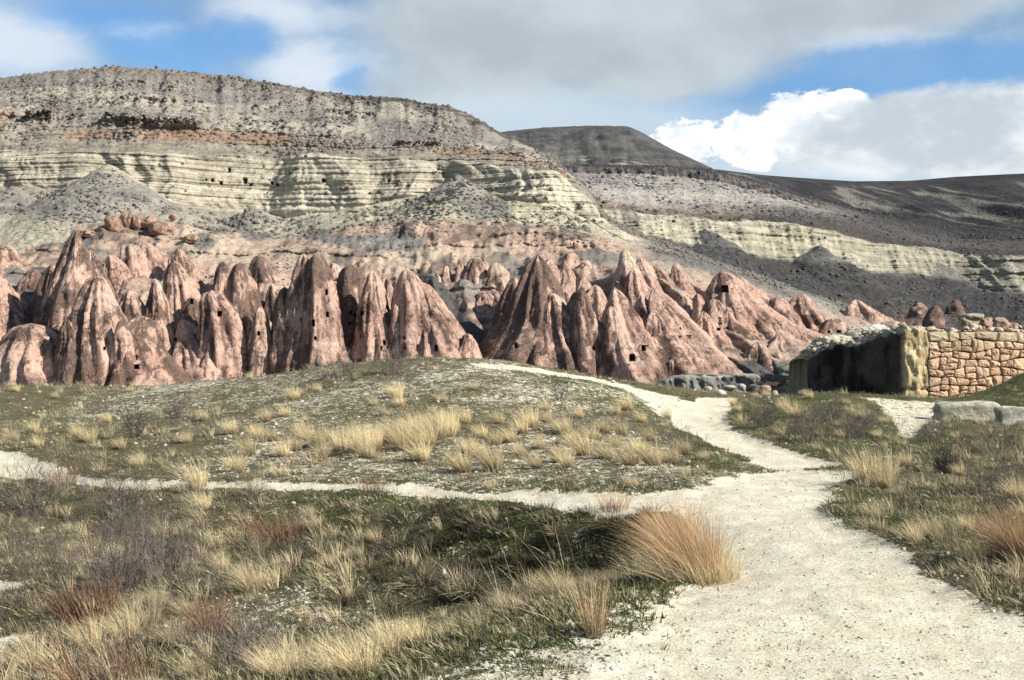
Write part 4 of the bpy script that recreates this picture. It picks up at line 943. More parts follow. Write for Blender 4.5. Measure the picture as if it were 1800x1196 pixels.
# round boulders above the left cones, on the hillside
for i, (lab, px, py, w, h, seed) in enumerate([
 ('big round pink boulder leftmost on the rock shelf', 199, 397, 30, 34, 1), ('tall egg-shaped pink boulder in the middle of the shelf', 225, 389, 24, 40, 2), ('short pink boulder leaning on the egg-shaped one', 240, 392, 20, 30, 3),
 ('wide brown blocky outcrop right of the pink boulders', 281, 404, 46, 32, 4), ('upper pink outcrop behind the leaning boulder', 262, 392, 30, 26, 5), ('lone reddish rock on the scree at the far left', 28, 376, 12, 11, 6), ('lone tawny rock on the greenish scree', 304, 383, 15, 13, 7),
 ('pale pink slab rock left of the round boulders', 150, 412, 40, 14, 8), ('brown knob at the shelf edge', 335, 420, 30, 16, 9)]):
    D = surf_D(px, py)-5
    boulder('boulder', lab, px, py, w, h, D, 300+seed, (.43, .28, .20), 'boulders on the shelf above the left cones', sub=4, mat=M_tuff, rough=.65, deep=.8)

# ------------------------------------------------------------------ ruined stone wall
def build_wall():
    Dc = 34.0; c0 = P(1592, 706, Dc); c0.z = ground_z(c0.x, c0.y)[0]-.15
    u = Vector((.96, .22, 0)).normalized(); nrm = Vector((u.y, -u.x, 0))      # along the wall; out of its face
    back = -nrm
    Ht = P(1600, 580, Dc).z-c0.z
    root = bpy.data.objects.new('stone_wall', None); C.objects.link(root); root.location = c0
    root['label'] = 'ruined orange stone wall with a rough yellow corner pier and one dark shaded side'; root['category'] = 'wall'
    def W(a, b, z): return u*a+back*b+Vector((0, 0, z))     # a along, b into the wall, z up
    PW = .66; TH = 1.1; LEN = 5.2
    # core behind the stones
    def top(a): return Ht+.02*a-.05+.05*math.sin(a*3.1)+.04*math.sin(a*7.7+1)
    rs = random.Random(5)
    core_mat = solid_mat('wall_joint_earth', (.20, .125, .075), .4, 18, bdist=.02)
    na = 60; V = []; 
    for i in range(na+1):
        a = PW*.5+(LEN-PW*.5)*i/na; t = top(a)-.06
        for b, z in ((.10, 0), (.10, t-.04), (.3, t), (TH-.2, t+.02), (TH, 0)): V.append(W(a, b, z))
    me = mesh_np('wall_core', [tuple(v) for v in V], grid_faces(na+1, 5), False, None, [core_mat]); obj('wall_core', me, parent=root)
    # stones: rough rows of unequal blocks, each a chipped prism
    smat = M_stone
    def stone(quad, nm='stone', base=(.60, .41, .27)):
        q4 = np.array(quad); ctr = q4.mean(0); q4 = ctr+(q4-ctr)*(1-.008/np.maximum(np.abs(q4-ctr), .03))
        ring = []
        for i in range(4):
            p0, p1, p2 = q4[i-1], q4[i], q4[(i+1) % 4]
            r_ = rs.uniform(.10, .26); ring += [p1+(p0-p1)*r_, p1+((p0-p1)+(p2-p1))*r_*.22, p1+(p2-p1)*r_*rs.uniform(.7, 1.3)]
        ring = [tuple(p+np.array([rs.gauss(0, .006), rs.gauss(0, .006)])) for p in ring]; k = 12; ca, cz = ctr
        d = rs.uniform(.0, .04); tl = rs.uniform(-.05, .05); tz = rs.uniform(-.05, .05)
        def dep(a, z): return tl*(a-ca)/.2+tz*(z-cz)/.15
        V = [W(a, .14, z) for a, z in ring]+[W(a, .01-d*.3, z) for a, z in ring]+[W(ca+(a-ca)*.86, -.03-d+dep(a, z)*.4+rs.gauss(0, .006), cz+(z-cz)*.86) for a, z in ring]+[W(ca+(a-ca)*.45, -.045-d+dep(a, z)*.3+rs.gauss(0, .010), cz+(z-cz)*.45) for a, z in ring]+[W(ca, -.05-d, cz)]
        f = []
        for lv in (0, 1, 2):
            for i in range(k): f.append((lv*k+i, lv*k+(i+1) % k, (lv+1)*k+(i+1) % k, (lv+1)*k+i))
        me = bpy.data.meshes.new(nm); me.from_pydata([tuple(v) for v in V], [], f+[(4*k, 3*k+i, 3*k+(i+1) % k) for i in range(k)])
        me.materials.append(smat)
        t = rs.uniform(.8, 1.15); w = ss(cz, .6*Ht, .95*Ht); b_ = np.array(base)*t
        b_ = b_*(1-w*.7)+np.array((.52, .44, .30))*t*w*.7
        at = me.color_attributes.new('Col', 'FLOAT_COLOR', 'POINT')
        at.data.foreach_set('color', np.tile(np.array([*b_, .06], np.float32), len(V)))
        obj(nm, me, parent=root)
    NR = 8; hs = np.array([0, .27, .50, .77, 1.01, 1.27, 1.51, 1.78, 2.03])*(Ht-.06)/2.03
    def zrow(j, a): return hs[j]+(.05*math.sin(a*2.1+j*2.3)+.035*math.sin(a*5.3+j*4.1) if 0 < j < NR else 0)
    for j in range(NR):
        a = PW+.02; la = lb = a
        while a < LEN-.1:
            w = rs.uniform(.17, .40)
            if j == NR-1 and rs.random() < .3: w = rs.uniform(.5, .75)
            na_, nb_ = a+w+rs.uniform(-.05, .05), a+w+rs.uniform(-.05, .05)
            q = [(la, zrow(j, la)), (na_, zrow(j, na_)), (nb_, zrow(j+1, nb_)), (lb, zrow(j+1, lb))]
            if rs.random() < .24:
                e = rs.uniform(.4, .6); m0 = (q[0][0]*(1-e)+q[3][0]*e, q[0][1]*(1-e)+q[3][1]*e); e2 = e+rs.uniform(-.15, .15); m1 = (q[1][0]*(1-e2)+q[2][0]*e2, q[1][1]*(1-e2)+q[2][1]*e2)
                stone([q[0], q[1], m1, m0]); stone([m0, m1, q[2], q[3]])
            else: stone(q)
            a += w; la, lb = na_, nb_
    # rubble along the top
    for i in range(110):
        a = rs.uniform(.2, LEN-.2); b = rs.uniform(.05, TH*.95); s = rs.uniform(.04, .2)*(.6 if b < .3 else 1)
        me = rock_mesh('rubble_stone', s, s*.8, s*rs.uniform(.25, .6), 400+i, (.56, .47, .35), (.40, .29, .20), sub=2, rough=.3)
        o = obj('rubble_stone', me, parent=root); o.location = W(a, b, top(a)-.02+s*.2); o.rotation_euler = (rs.uniform(-.3, .3), rs.uniform(-.3, .3), rs.uniform(0, 6))
    # rock-hewn pier and dark side: one weathered block with the shaded side running back
    v2 = Vector((-.70, .714, 0)).normalized(); v2 = Vector((-.78, .62, 0)).normalized()
    prof = [W(PW, -.03, 0), W(PW*.5, -.06, 0), W(0, 0, 0)]+[v2*s for s in (.5, 1.0, 1.5, 2.0, 2.5, 2.9)]
    hts = [Ht-.05, Ht+.02, Ht-.02, Ht-.14, Ht-.30, Ht-.50, Ht-.42, Ht-.62, Ht-.90]
    # resample
    def res(A_, n_):
        A_ = np.array(A_, float); s = np.linspace(0, len(A_)-1, n_); i = np.minimum(s.astype(int), len(A_)-2); f = (s-i); f = f if A_.ndim == 1 else f[:, None]
        return A_[i]*(1-f)+A_[i+1]*f
    NP, NZ = 90, 46
    pr = res([tuple(p) for p in prof], NP); ht = res(hts, NP)
    dirs = np.gradient(pr, axis=0); nn = np.stack([-dirs[:, 1], dirs[:, 0]], 1); nn /= np.linalg.norm(nn, axis=1)[:, None]
    nn = np.stack([smooth1(nn[:, 0], 3), smooth1(nn[:, 1], 3)], 1)
    zs = np.linspace(0, 1, NZ)
    Pz = zs[:, None]*(ht+fbm(np.linspace(0, 12, NP), 0., 3., 4)*.22)[None, :]
    nzv = fbm(np.linspace(0, 12, NP)[None, :], Pz*2.2, 5., 5, .6)*.16
    nzv = nzv-.08*np.exp(-((Pz-.42)/.05)**2)*(np.arange(NP)[None, :] < 26)
    X = pr[None, :, 0]-nn[None, :, 0]*-nzv; Y = pr[None, :, 1]-nn[None, :, 1]*-nzv
    # cap rows running back over the top
    bk = np.array(back)
    Xc, Yc, Zc = [], [], []
    for k, (d, dz) in enumerate(((.08, .05), (.3, .07), (.7, .03), (1.2, -.05), (1.35, -1.2))):
        Xc.append(X[-1]+bk[0]*d+.02*perlin(np.linspace(0, 20, NP), k, 1.)); Yc.append(Y[-1]+bk[1]*d); Zc.append(Pz[-1]+dz+.06*perlin(np.linspace(0, 30, NP), k*1.7, 2.))
    X = np.concatenate([X, Xc]); Y = np.concatenate([Y, Yc]); Z = np.concatenate([Pz, Zc])
    yel = lerp((.60, .49, .29), (.36, .275, .155), ss(fbm(X*2, Y*2, Z*2.4, 4), -.15, .3))
    yel = lerp(yel, (.40, .22, .08), ss(fbm(X*1.4+4, Y*1.4, Z*1.4, 3), .22, .4)*.7)
    grey = lerp((.075, .067, .058), (.015, .014, .014), ss(fbm(X*2, Y*2, Z*1., 4), -.15, .3))  # near-black colour paints in the shade of the unlit side
    shade_fac = ss(np.arange(NP)[None, :]+0*X, 22, 27)
    c = lerp(yel, grey, shade_fac); c = lerp(c, (.50, .45, .34), ss(np.arange(len(X))[:, None]+0*X, NZ-2, NZ+1)*.8)
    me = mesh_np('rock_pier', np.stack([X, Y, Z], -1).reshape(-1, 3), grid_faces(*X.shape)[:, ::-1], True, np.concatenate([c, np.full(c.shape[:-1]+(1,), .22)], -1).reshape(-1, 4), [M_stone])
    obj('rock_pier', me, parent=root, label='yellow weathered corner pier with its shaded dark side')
    for i in range(44):
        k_ = int(rs.uniform(20, NP-2)); s = rs.uniform(.04, .16)
        me = rock_mesh('rubble_stone', s, s*.8, s*rs.uniform(.35, .7), 700+i, (.46, .40, .30), (.26, .22, .17), sub=2, rough=.9)
        o = obj('rubble_stone', me, parent=root); dd = rs.uniform(.05, .9); o.location = (X[NZ, k_]+bk[0]*dd, Y[NZ, k_]+bk[1]*dd, Z[NZ, k_]+s*.2); o.rotation_euler = (0, 0, rs.uniform(0, 6))
    return root, c0, Ht
wall, wall_c, wall_h = build_wall()
boulder('rock_block', 'pale flat-topped block of ruin standing above the wall', 1704, 569, 34, 34, 38, 410, (.45, .37, .26), None, 'rock', sub=4, square=.5, deep=.8, rough=.25)
boulder('rock_slab', 'flat lid stone on the pale block above the wall', 1706, 556, 40, 10, 38, 411, (.42, .38, .28), None, 'rock', sub=4, square=.5, deep=.8, rough=.2)
for i, (px, py, w, h, lab) in enumerate([(1735, 572, 30, 28, 'crumbling reddish masonry lump right of the pale block'), (1758, 572, 34, 30, 'highest reddish lump of the crumbled masonry'), (1778, 578, 24, 22, 'last reddish lump of the crumbled masonry')]):
    boulder('masonry_lump', lab, px, py, w, h, 38, 420+i, (.42, .28, .21), None, 'rock', sub=4, rough=.6, deep=.9)
boulder('rubble_mound', 'white chalky rubble bank behind the dark shaded side', 1532, 590, 92, 40, 39, 430, (.74, .69, .58), None, 'rock', sub=6, rough=.55, deep=.7, speck=.2)
boulder('rubble_mound', 'lower pale rubble bank sloping to the crag', 1468, 606, 70, 34, 38.5, 431, (.52, .48, .38), None, 'rock', sub=6, rough=.55, deep=.7, speck=.2)
boulder('rubble_mound', 'pinkish rubble at the top of the white bank', 1565, 576, 46, 22, 39, 432, (.45, .34, .28), None, 'rock', sub=4, rough=.5, deep=.7)
boulder('stone_slab', 'long grey stone slab lying below the wall', 1700, 729, 110, 44, 27.3, 440, (.46, .43, .34), None, 'slab', sub=5, square=1.4, rough=.22, deep=.35)
boulder('stone_slab', 'second grey slab right of the long one, cut by the frame', 1795, 738, 84, 46, 26.0, 441, (.44, .42, .34), None, 'slab', sub=5, square=1.4, rough=.22, deep=.35)


# ------------------------------------------------------------------ plants
def ribbons(curves, widths):
    """curves (n, k, 3), widths (n, k): one strip per curve"""
    curves = np.asarray(curves); n, k, _ = curves.shape
    d = np.gradient(curves, axis=1); side = np.cross(d, RNG.normal(size=(n, 1, 3))); side /= np.linalg.norm(side, axis=2)[..., None]+1e-9
    w = np.asarray(widths)[..., None]
    V = np.stack([curves-side*w, curves+side*w], 2).reshape(-1, 3)
    i = (np.arange(n)*k*2)[:, None]+np.arange(k-1)[None]*2
    f = np.stack([i, i+1, i+3, i+2], -1).reshape(-1, 4)
    return V, f
def grass_mesh(name, mat, nb, h, spread, lean=(-.35, 0), wid=.003, droop=.5, flare=.5):
    r = np.sqrt(RNG.random(nb))*spread; a = RNG.random(nb)*2*PI
    root = np.stack([r*np.cos(a), r*np.sin(a), np.full(nb, -.03)], 1)
    L = h*RNG.uniform(.45, 1.1, nb)
    out = np.stack([np.cos(a), np.sin(a)], 1)*RNG.uniform(0, flare, nb)[:, None]+np.array(lean)*RNG.uniform(.5, 1.3, nb)[:, None]+RNG.normal(0, .12, (nb, 2))
    k = 5; t = np.linspace(0, 1, k)[None, :, None]
    P_ = np.zeros((nb, k, 3)); P_[:, :, :2] = root[:, None, :2]+out[:, None]*L[:, None, None]*(t*(1-droop)+droop*t**2)
    horiz = np.linalg.norm(out, axis=1)
    P_[:, :, 2] = root[:, None, 2]+(L/np.sqrt(1+horiz**2*.6))[:, None]*(t[..., 0]-droop*.35*horiz[:, None]*t[..., 0]**2)
    w = wid*np.array([1, 1, .85, .6, .15])[None]*RNG.uniform(.7, 1.3, nb)[:, None]
    V, f = ribbons(P_, w)
    return mesh_np(name, V, f, False, None, [mat])
def twig_mesh(name, mat, stems, h, spread, gen=3, wid=.005, lean=(-.1, 0), wiggle=.25, kids=3, up=.6):
    curves, ws = [], []
    def grow(p, d, L, w, g):
        pts_ = [p]; q = p
        for s in range(4):
            d = (d+Vector(np.random.default_rng(RNG.integers(1 << 30)).normal(0, wiggle, 3))*.5+Vector((0, 0, .06))).normalized(); q = q+d*(L/4); pts_.append(q)
        curves.append([tuple(x) for x in pts_]); ws.append([w, w*.9, w*.75, w*.6, w*.4])
        if g > 0:
            for _ in range(kids):
                i = random.randint(1, 4); nd = (d+Vector((random.gauss(0, .6), random.gauss(0, .6), random.gauss(.15, .45)))).normalized()
                grow(pts_[i], nd, L*random.uniform(.45, .75), w*.62, g-1)
    for _ in range(stems):
        a = random.uniform(0, 2*PI); r = spread*random.random()
        d = Vector((math.cos(a)*random.uniform(0, 1)*(1-up)*2+lean[0], math.sin(a)*random.uniform(0, 1)*(1-up)*2+lean[1], up+.2)).normalized()
        grow(Vector((r*.25*math.cos(a), r*.25*math.sin(a), -.03)), d, h*random.uniform(.4, .65), wid, gen)
    V, f = ribbons(curves, ws)
    return mesh_np(name, V, f, False, None, [mat])

G_gold = solid_mat('dry_gold_grass', (.72, .60, .36), .25, 3, trans=.25, obj_rand=.22, basal=1.)
G_pale = solid_mat('dry_pale_grass', (.52, .44, .275), .3, 3, trans=.2, obj_rand=.3, basal=1.)
G_grey = solid_mat('grey_litter', (.185, .158, .095), .3, 3, obj_rand=.5)
G_green = solid_mat('short_green', (.105, .125, .040), .35, 3, trans=.2, obj_rand=.35)
G_orange = solid_mat('orange_stems', (.60, .41, .235), .3, 3, trans=.15, obj_rand=.15, basal=1.)
G_rust = solid_mat('rust_stems', (.24, .135, .085), .3, 3, obj_rand=.2)
G_twig = solid_mat('purple_grey_twigs', (.155, .128, .112), .3, 3, obj_rand=.25)
G_dtwig = solid_mat('dark_twigs', (.055, .045, .040), .3, 3, obj_rand=.2)

src = bpy.data.collections.new('plant_sources')
def source(me):
    o = bpy.data.objects.new(me.name, me); return o
def scatter(name, meshes, X, Y, Z, scl, label, tilt=.15, rot=None, kindname='stuff'):
    """one object: points that carry instances of the given meshes"""
    k = len(X); col = bpy.data.collections.new(name+'_sources')
    for m in meshes: col.objects.link(source(m))
    me = bpy.data.meshes.new(name); me.vertices.add(k); me.vertices.foreach_set('co', np.stack([X, Y, Z], 1).astype(np.float32).ravel())
    r = RNG.normal(0, tilt, (k, 3)); r[:, 2] = RNG.uniform(-.6, .6, k) if rot is None else RNG.uniform(-rot, rot, k)
    me.attributes.new('rot', 'FLOAT_VECTOR', 'POINT').data.foreach_set('vector', r.astype(np.float32).ravel())
    me.attributes.new('scl', 'FLOAT', 'POINT').data.foreach_set('value', np.asarray(scl, np.float32))
    me.attributes.new('pick', 'INT', 'POINT').data.foreach_set('value', RNG.integers(0, len(meshes), k).astype(np.int32))
    o = obj(name, me, kind=kindname, label=label)
    ng = bpy.data.node_groups.new(name, 'GeometryNodeTree')
    ng.interface.new_socket('Geometry', in_out='INPUT', socket_type='NodeSocketGeometry'); ng.interface.new_socket('Geometry', in_out='OUTPUT', socket_type='NodeSocketGeometry')
    N = ng.nodes.new; gi, go, ip, ci = N('NodeGroupInput'), N('NodeGroupOutput'), N('GeometryNodeInstanceOnPoints'), N('GeometryNodeCollectionInfo')
    ci.inputs['Collection'].default_value = col; ci.inputs['Separate Children'].default_value = True; ci.inputs['Reset Children'].default_value = True
    def na(nm, ty):
        a = N('GeometryNodeInputNamedAttribute'); a.data_type = ty; a.inputs['Name'].default_value = nm; return [s for s in a.outputs if s.enabled][0]
    L = ng.links.new; e = N('FunctionNodeEulerToRotation')
    L(gi.outputs[0], ip.inputs['Points']); L(ci.outputs[0], ip.inputs['Instance']); ip.inputs['Pick Instance'].default_value = True
    L(na('pick', 'INT'), ip.inputs['Instance Index']); L(na('rot', 'FLOAT_VECTOR'), e.inputs[0]); L(e.outputs[0], ip.inputs['Rotation']); L(na('scl', 'FLOAT'), ip.inputs['Scale'])
    L(ip.outputs[0], go.inputs[0])
    md = o.modifiers.new('scatter', 'NODES'); md.node_group = ng
    return o

def fan_points(k, d0, d1, pw=1.):
    """ground positions spread over the view fan, evenly per picture area rather than per square metre"""
    u = RNG.random(k); D = (d0**(-pw)+u*(d1**(-pw)-d0**(-pw)))**(-1/pw) if pw else d0*(d1/d0)**u
    px = RNG.uniform(-450, 2420, k); return (px-CX)/F*D, D, px
def masks(X, Y):
    return path_mask(X, Y), spots(X, Y, GREEN), spots(X, Y, WHITE)
def picture_y(X, Y, Z): return CY-(Z-EYE)*F/Y

def clumps(X, Y, s, seed): return fbm(X*s, Y*s, seed, 3)

# short litter and cushion plants that cover the slopes
gm_l = [grass_mesh('short_dry_grass', G_grey, 26, .085, .10, (-.3, 0), .0022, .6, 1.0) for _ in range(3)]+[grass_mesh('short_pale_grass', G_pale, 20, .10, .10, (-.35, 0), .0020, .5, .9) for _ in range(2)]
G_dark = solid_mat('dark_cushion', (.075, .066, .045), .3, 3, obj_rand=.4)
gm_l += [grass_mesh('short_dark_grass', G_dark, 34, .07, .09, (-.2, 0), .0026, .6, 1.0) for _ in range(4)]
X, Y, px = fan_points(9000, 9, 16, .3); ok = np.zeros(len(X))
for a_, b_, r_, q_ in HOLLOW: ok = np.maximum(ok, np.exp(-((X-a_)**2+((Y-b_)*1.2)**2)/(r_*r_*1.3)))
kp = (RNG.random(len(X)) < ok*.9) & (path_mask(X, Y) < .15)
scatter('dark_undergrowth', [grass_mesh('dark_growth', G_dark, 60, .15, .09, (-.15, -.2), .0024, .8, 1.0) for _ in range(3)], X[kp], Y[kp], ground_z(X[kp], Y[kp]), RNG.uniform(.6, 1.3, int(kp.sum())), 'dark matted growth on the bank of the hollow')  # real dark plants, thickened to stand in for the bank's deep shadow
gm_g = [grass_mesh('green_tuft', G_green, 40, .05, .09, (-.2, 0), .003, .4, .9) for _ in range(3)]
X, Y, px = fan_points(56000, 5.6, 42, .55); pm, gr, wh = masks(X, Y)
keep = (RNG.random(len(X)) < np.clip(.52-2.6*ss(pm, .04, .4)-.25*wh+.9*clumps(X, Y, .7, 3.)+.5*clumps(X, Y, 2.2, 6.), 0, 1))
Xk, Yk = X[keep], Y[keep]; Zk = ground_z(Xk, Yk)
scatter('dry_grass', gm_l, Xk, Yk, Zk, RNG.uniform(.5, 1.3, len(Xk))*(1+Yk/70), 'short dry grey grass covering the humps and the hollow')
X, Y, px = fan_points(32000, 5.6, 36, .5); pm, gr, wh = masks(X, Y)
keep = (RNG.random(len(X)) < np.clip(.12+.7*gr-1.2*pm+.6*clumps(X, Y, 1.1, 8.), 0, 1))
Xk, Yk = X[keep], Y[keep]; Zk = ground_z(Xk, Yk)
scatter('green_grass', gm_g, Xk, Yk, Zk, RNG.uniform(.5, 1.4, len(Xk)), 'low dark green plants in patches on the chalk')
# pebbles
pm_ = [rock_mesh('pebble', 1, .8, .6, 500+i, (.52, .49, .40), (.40, .37, .30), sub=1, rough=.5) for i in range(3)]
X, Y, px = fan_points(20000, 5.2, 40, .8); pm, gr, wh = masks(X, Y)
keep = RNG.random(len(X)) < np.clip(.28+.75*wh+.15*pm+.3*clumps(X, Y, 1.3, 4.), 0, 1)
Xk, Yk, pk = X[keep], Y[keep], pm[keep]; Zk = ground_z(Xk, Yk)
scatter('pebbles', pm_, Xk, Yk, Zk, (.005+.016*RNG.random(len(Xk))**3)*(1+Yk/14)*(1-.45*pk), 'white chalk pebbles strewn over path and slope', .3, 3.1)
# medium dry tufts everywhere the slope is grassy
gm_m = [grass_mesh('dry_tuft', G_pale, 50, .24, .07, (-.4, .05), .0019, .5, .6) for _ in range(3)]+[grass_mesh('dry_tuft', G_gold, 44, .26, .06, (-.4, .05), .0019, .5, .5) for _ in range(2)]
X, Y, px = fan_points(6700, 7.5, 38, .6); pm, gr, wh = masks(X, Y); Zt = base_h(X, Y); pyy = picture_y(X, Y, Zt)
left = ss(900-px, 0, 500); low = ss(pyy, 880, 1000)
dens = np.clip(.20+.8*clumps(X, Y, .5, 12.)+.2*left-3.5*ss(path_mask(X, Y-.35), .02, .3)-3*ss(pm, .02, .3)-.25*wh, 0, 1)
# fewer tufts on the chalk crest and near platform
dens *= 1-.85*((pyy < 720) & (px > 650) & (px < 1250)); dens *= 1-.92*((px > 600) & (pyy > 1040-.0*px) & (px-600 > (1190-pyy)*2.2))
dens *= 1-.5*((pyy > 1000) & (px < 750))
keep = RNG.random(len(X)) < dens
Xk, Yk = X[keep], Y[keep]; Zk = ground_z(Xk, Yk)
scatter('dry_tufts', gm_m, Xk, Yk, Zk, RNG.uniform(.45, 1.15, len(Xk)), 'scattered knee-low dry grass tufts on the slopes')
# dead twiggy undergrowth on the left foreground and right mound
tw = [twig_mesh('twigs', G_twig, 8, .42, .25, 3, .0026, (-.1, 0), .3, 3, .5) for _ in range(3)]
TW = [(100, 930, 2.6, 60), (250, 960, 2.4, 70), (60, 1000, 1.6, 40), (330, 1010, 1.4, 30), (180, 1060, 1.4, 26), (380, 1150, 1., 12), (20, 880, 2., 30), (1350, 750, 1.7, 22), (1420, 765, 1.7, 28), (1500, 755, 1.6, 14), (1180, 790, 1.5, 12),
      (700, 660, 2.5, 24), (640, 650, 2.2, 16), (1740, 860, 1.5, 20), (1650, 900, 1.2, 14), (330, 700, 1.6, 6), (560, 960, 1., 8), (740, 1000, .9, 8), (1740, 800, 1.6, 10)]
XX, YY = [], []
for (a, b, r, k) in TW:
    x, y = to_ground(a, b)
    k = max(4, int(k*.6)); XX += list(RNG.normal(x, r*.5, k)); YY += list(RNG.normal(y, r*.5, k))
X = np.array(XX); Y = np.array(YY); pm = path_mask(X, Y); X, Y = X[pm < .35], Y[pm < .35]
scatter('twiggy_undergrowth', tw, X, Y, ground_z(X, Y), RNG.uniform(.55, 1.1, len(X)), 'tangled purple-grey bare twigs in the lower left and on the mound', .15, 3.1)

# ---- plants that can be told apart: every one an object
def place(name, meshes, px, py, s, label, cat, group=None, rz=None, lo=4.5):
    x, y = to_ground(px, py, lo); z = ground_z(x, y)[0]
    o = obj(name, random.choice(meshes), loc=(x, y, z-.01), label=label, category=cat)
    o.scale = (s, s, s); o.rotation_euler = (0, 0, random.uniform(-.5, .5) if rz is None else rz)
    if group: o['group'] = group
    return o
tuft = [grass_mesh('grass_tuft', G_gold, 300, .42, .09, (-.36, .05), .0019, .55, .55) for _ in range(4)]
tuftn = [grass_mesh('grass_tuft', G_pale if q else G_gold, 300, .36, .09, (-.36, .05), .0013, .6, .65) for q in (0, 1, 0)]
# crown row and slope tufts of the hump: base positions in the photograph
T1 = [(790, 768, 1.), (770, 775, 1.1), (735, 790, .9), (690, 782, .9), (660, 790, .9), (640, 797, 1.), (700, 765, .8), (725, 768, .8), (750, 760, .9), (620, 780, .8), (600, 790, .8), (575, 800, .7), (560, 785, .8), (540, 775, .7), (820, 745, .7)]
T2 = [(745, 812, .8), (815, 832, .9), (870, 828, 1.), (850, 805, .6), (900, 780, .7), (875, 785, .6), (950, 790, .6), (935, 755, .9), (920, 762, .7), (965, 745, .6), (995, 765, .8), (1030, 800, 1.), (1010, 785, .7), (1070, 805, .8), (1085, 790, .6), (1125, 800, .7), (1110, 820, .8),
      (1150, 818, .9), (1185, 812, .7), (1205, 800, .7), (1145, 775, .6), (1130, 745, .6), (1105, 722, .9), (1085, 728, .6), (1020, 735, .6), (945, 822, .6), (775, 735, .5), (880, 745, .6), (835, 690, .5), (700, 700, .9), (705, 715, .6), (690, 690, .5), (660, 715, .5), (780, 705, .5), (1115, 855, .4), (1240, 810, .4), (1175, 735, .5)]
T2 += [(915, 800, .6), (985, 810, .7), (1045, 775, .6), (1060, 760, .6), (960, 720, .5), (1000, 820, .7), (1095, 765, .7), (850, 770, .6), (830, 800, .7)]
T1 += [(520, 790, .7), (500, 800, .7), (530, 765, .6), (480, 780, .6)]
T3 = [(160, 775, .8), (140, 770, .7), (190, 745, .6), (215, 790, .6), (60, 760, .7), (25, 775, .7), (70, 785, .6), (440, 800, .9), (455, 775, .8), (410, 765, .7), (470, 745, .7), (505, 735, .6), (330, 780, .6), (245, 820, .6), (350, 850, .9), (420, 830, .8), (520, 705, .8), (560, 690, .6), (360, 740, .6), (100, 700, .5), (30, 690, .6), (230, 690, .5), (440, 665, .5), (590, 660, .6)]
T4 = [(445, 1040, 1.05), (430, 1020, .8), (555, 925, .75), (660, 925, .7), (545, 905, .6), (340, 910, .7), (360, 895, .8), (260, 1100, 1.1), (225, 1120, 1.), (280, 1065, .8), (330, 1075, .7), (640, 1180, .9), (600, 1185, .8), (520, 1196, .9), (490, 1190, .8), (160, 1140, .9), (60, 1180, 1.), (900, 1080, .6), (960, 1060, .8), (985, 1055, .9), (1000, 1045, .7), (850, 1100, .6), (700, 1130, .9), (680, 1145, .8), (730, 1120, .7), (790, 1115, .5), (390, 1000, .7), (310, 1140, .8), (350, 1190, .8), (1040, 1040, .6), (1080, 1030, .6)]
T5 = [(1400, 735, .9), (1380, 720, .8), (1350, 700, .7), (1290, 712, .6), (1300, 722, .6), (1425, 700, .6), (1490, 712, .6), (1515, 735, .8), (1545, 770, .5), (1595, 825, .6), (1690, 840, .5), (1665, 735, .6), (1480, 770, .5), (1560, 745, .5), (1330, 700, .5), (1640, 940, .7), (1610, 950, .6), (1540, 910, .6), (1700, 930, .6), (1720, 985, .7), (1790, 880, .7), (1560, 855, .6)]
T1 += [(585, 775, .7), (632, 770, .7), (650, 805, .7), (672, 775, .8), (708, 795, .8), (716, 780, .9), (758, 785, .9), (785, 755, .8), (800, 760, .7), (740, 772, 1.)]
_ORD = 'first second third fourth fifth sixth seventh eighth ninth tenth eleventh twelfth thirteenth fourteenth fifteenth sixteenth seventeenth eighteenth nineteenth twentieth'.split()
_ORD += ['twenty-'+w for w in _ORD[:9]]+['thirtieth']+['thirty-'+w for w in _ORD[:9]]+['fortieth']+['forty-'+w for w in _ORD[:9]]
for L, colr, where, grp, k in ((T1, 'golden', 'in the thick band across the hump', 'golden tufts in the band across the hump', 1.25),
                    (T2, 'golden', 'on the chalky hump face', 'separate golden tufts on the central hump', 1.2),
                    (T3, 'pale', 'above the narrow path', 'pale tufts on the slope above the narrow path', 1.15),
                    (T4, 'dry', 'around the shaded hollow', 'dry tufts around the hollow', .95),
                    (T5, 'dry', 'below the ruined wall', 'dry tufts below the ruined wall', 1.05)):
    for i, (a, b, s) in enumerate(sorted(L)):
        size = 'tall' if s >= .9 else 'middling' if s >= .7 else 'small'
        place('grass_tuft', tuft if b < 900 else tuftn, a, b, s*k, f'{size} {colr} tuft {where}, {_ORD[i]} from the left', 'grass tuft', grp)
def stem_bush(name, mat, nb, h, spread, lean, wid=.0036, flare=.8): return grass_mesh(name, mat, nb, h, spread, lean, wid, .25, flare)
ob = grass_mesh('orange_bush', G_orange, 1700, .74, .22, (-.38, .0), .0012, .75, .55)
ob2 = grass_mesh('pale_straw', G_gold, 1300, .50, .36, (-.40, -.1), .0016, .5, .8)
b = place('orange_bush', [ob], 1225, 1015, .86, 'big feathery orange dry bush beside the bend of the path', 'bush', rz=0); b2 = obj('straw_skirt', ob2, parent=b)
x, y = to_ground(1255, 1010)
place('orange_bush', [ob], 1195, 965, .8, 'smaller orange dry bush behind the big feathery one', 'bush', rz=.3)
place('orange_bush', [stem_bush('orange_bush', G_orange, 170, .5, .07, (-.05, 0), .0013, .4)], 1046, 1118, .75, 'single upright orange tuft on the chalky near verge', 'bush', rz=0)
place('orange_bush', [ob], 1795, 985, .7, 'orange-brown bush cut by the frame beside the path verge', 'bush', rz=.2)
place('orange_bush', [stem_bush('orange_bush', G_gold, 420, .55, .28, (-.2, 0), .003, .5)], 1540, 848, .85, 'straw-coloured upright clump right of the path junction', 'bush', rz=0)
